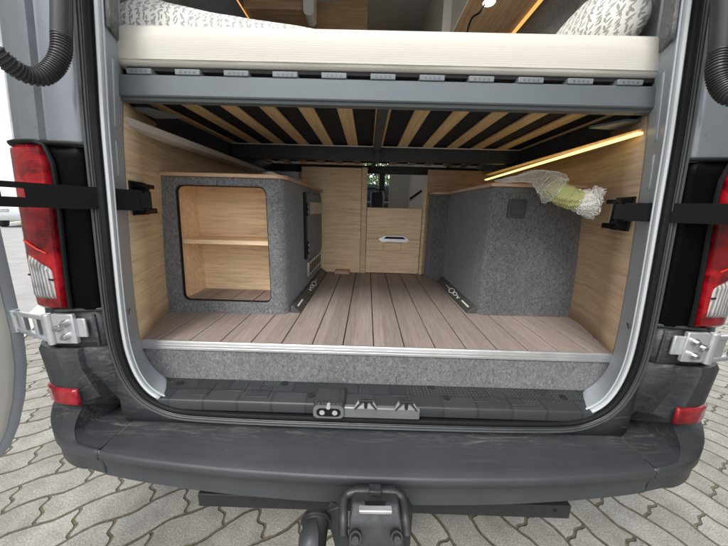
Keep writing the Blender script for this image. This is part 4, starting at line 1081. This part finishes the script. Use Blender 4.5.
# ------------------------------------------------------------------ far background on the left and ahead
def wheel(parent, c, axis, r=.33, w_=.2):
    m = MB(); axis = Vector(axis).normalized(); u = Vector((0, 0, 1)); v = axis.cross(u)
    def ring(d, rr0): return [Vector(c)+axis*d+(u*math.cos(a)+v*math.sin(a))*rr0 for a in [i*math.pi/14 for i in range(28)]]
    m.loft([ring(-w_/2, r*.62), ring(-w_/2, r*.94), ring(-w_*.4, r), ring(w_*.4, r), ring(w_/2, r*.94), ring(w_/2, r*.62)]); o_ = m.build('wheel', 'rubber', parent)
    m = MB(); m.loft([ring(w_*.38, r*.64), ring(w_*.46, r*.60), ring(w_*.30, r*.3), ring(w_*.44, r*.12)]); m.build('rim', 'silver', o_)
    return o_
def vehicle(name, loc, yaw, prof, win, width, mat, label, cat, wheels, group):
    t_ = thing(name, loc, label, cat, group); c, s_ = math.cos(yaw), math.sin(yaw)
    def W(x, y, z): return Vector(loc)+Vector((x*c-y*s_, x*s_+y*c, z))
    h = width/2; rr = []
    for k, (yy, ins_) in enumerate(((-h+.02, .05), (-h, 0), (0, -.0), (h, 0), (h-.02, .05))):
        pass
    def lean(z): return max(0, z-.95)*.16
    rr = []
    for f in (-1, -.97, -.5, 0, .5, .97, 1):
        rr.append([W(x*(1 if abs(f) < .99 else .985), f*(h-lean(z)), z*(1 if abs(f) < .99 else .985)+.0) for x, z in prof])
    MB().loft(rr).build('body', mat, t_, bevel=.02, angle=40)
    for sd_ in (-1, 1):
        for poly in win:
            MB().add([W(x, sd_*(h-lean(z)+.006), z) for x, z in poly], [tuple(range(len(poly)))]).build('window', 'dark_glass', t_)
        for x, r_ in wheels: wheel(t_, W(x, sd_*(h-.08), r_), W(0, sd_, 0)-W(0, 0, 0), r_)
    return t_, W
CAR = [(-2.1, .3), (-2.15, .6), (-2.05, .85), (-1.15, 1.0), (-.45, 1.42), (.3, 1.5), (1.25, 1.42), (1.9, 1.0), (2.1, .9), (2.15, .35)]
CWIN = [[(-.95, 1.0), (-.4, 1.36), (.25, 1.43), (.3, 1.0)], [(.38, 1.0), (.36, 1.43), (1.15, 1.37), (1.6, 1.02)]]
t_, W = vehicle('parked_car', (-15.8, 13.6, 0), R(127), CAR, CWIN, 1.8, 'car_silver', 'silver parked car at the left edge beyond the verge, below the white van', 'car', ((-1.35, .32), (1.35, .32)), None)
for f in (-.6, .6):
    m = MB(); m.obox(W(-2.13, f, .72), (W(.03, 0, 0)-W(0, 0, 0)), (W(0, .2, 0)-W(0, 0, 0)), (0, 0, .07)); m.build('headlight', 'clear_lens', t_, bevel=.02)
VAN = [(-3.0, .4), (-3.05, 1.0), (-2.6, 1.25), (-1.9, 2.1), (-1.5, 2.75), (2.9, 2.85), (3.0, 2.7), (3.0, .4)]
VWIN = [[(-2.3, 1.35), (-1.75, 2.05), (-.9, 2.05), (-.9, 1.35)], [(.2, 1.6), (.2, 2.2), (1.5, 2.2), (1.5, 1.6)]]
t_, W = vehicle('parked_van', (-20.5, 19.6, 0), R(127), VAN, VWIN, 2.2, 'car_white', 'tall white parked van in the far left background behind the silver car', 'van', ((-2.0, .36), (1.9, .36)), None)
for f in (-.98, .98):
    m = MB(); m.obox(W(-1.9, f*1.2, 1.6), (W(.05, 0, 0)-W(0, 0, 0)), (W(0, .1, 0)-W(0, 0, 0)), (0, 0, .16)); m.build('mirror', 'rubber', t_, bevel=.02)
# tree ahead of the cab
t = thing('leafy_tree', (.4, 13, 0), 'leafy green tree seen through the windscreen of the van', 'tree')
MB().tube(smooth_path([(.4, 13, 0), (.45, 13, .8), (.35, 13.1, 2.0), (.5, 13, 3.2)], 5), None, 10, radf=lambda q: .16-.1*q).build('trunk', 'bark', t)
m = MB()
for k in range(5000):
    cidx = random.choice(((.4, 13, 3.2, 1.7), (-.6, 12.6, 2.4, 1.3), (1.4, 13.2, 2.5, 1.3), (.2, 12.4, 1.7, 1.2), (.5, 13.4, 4.2, 1.2)))
    d = Vector((random.gauss(0, 1), random.gauss(0, 1), random.gauss(0, 1))).normalized()*cidx[3]*random.random()**.4
    p = Vector(cidx[:3])+d; a = Vector((random.gauss(0, 1), random.gauss(0, 1), random.gauss(0, 1))).normalized(); b = a.orthogonal().normalized()*.05; a = a*.09
    m.add([p-a, p+b, p+a, p-b], [(0, 1, 2, 3)])
m.build('crown', 'leaf', t, smooth=False)
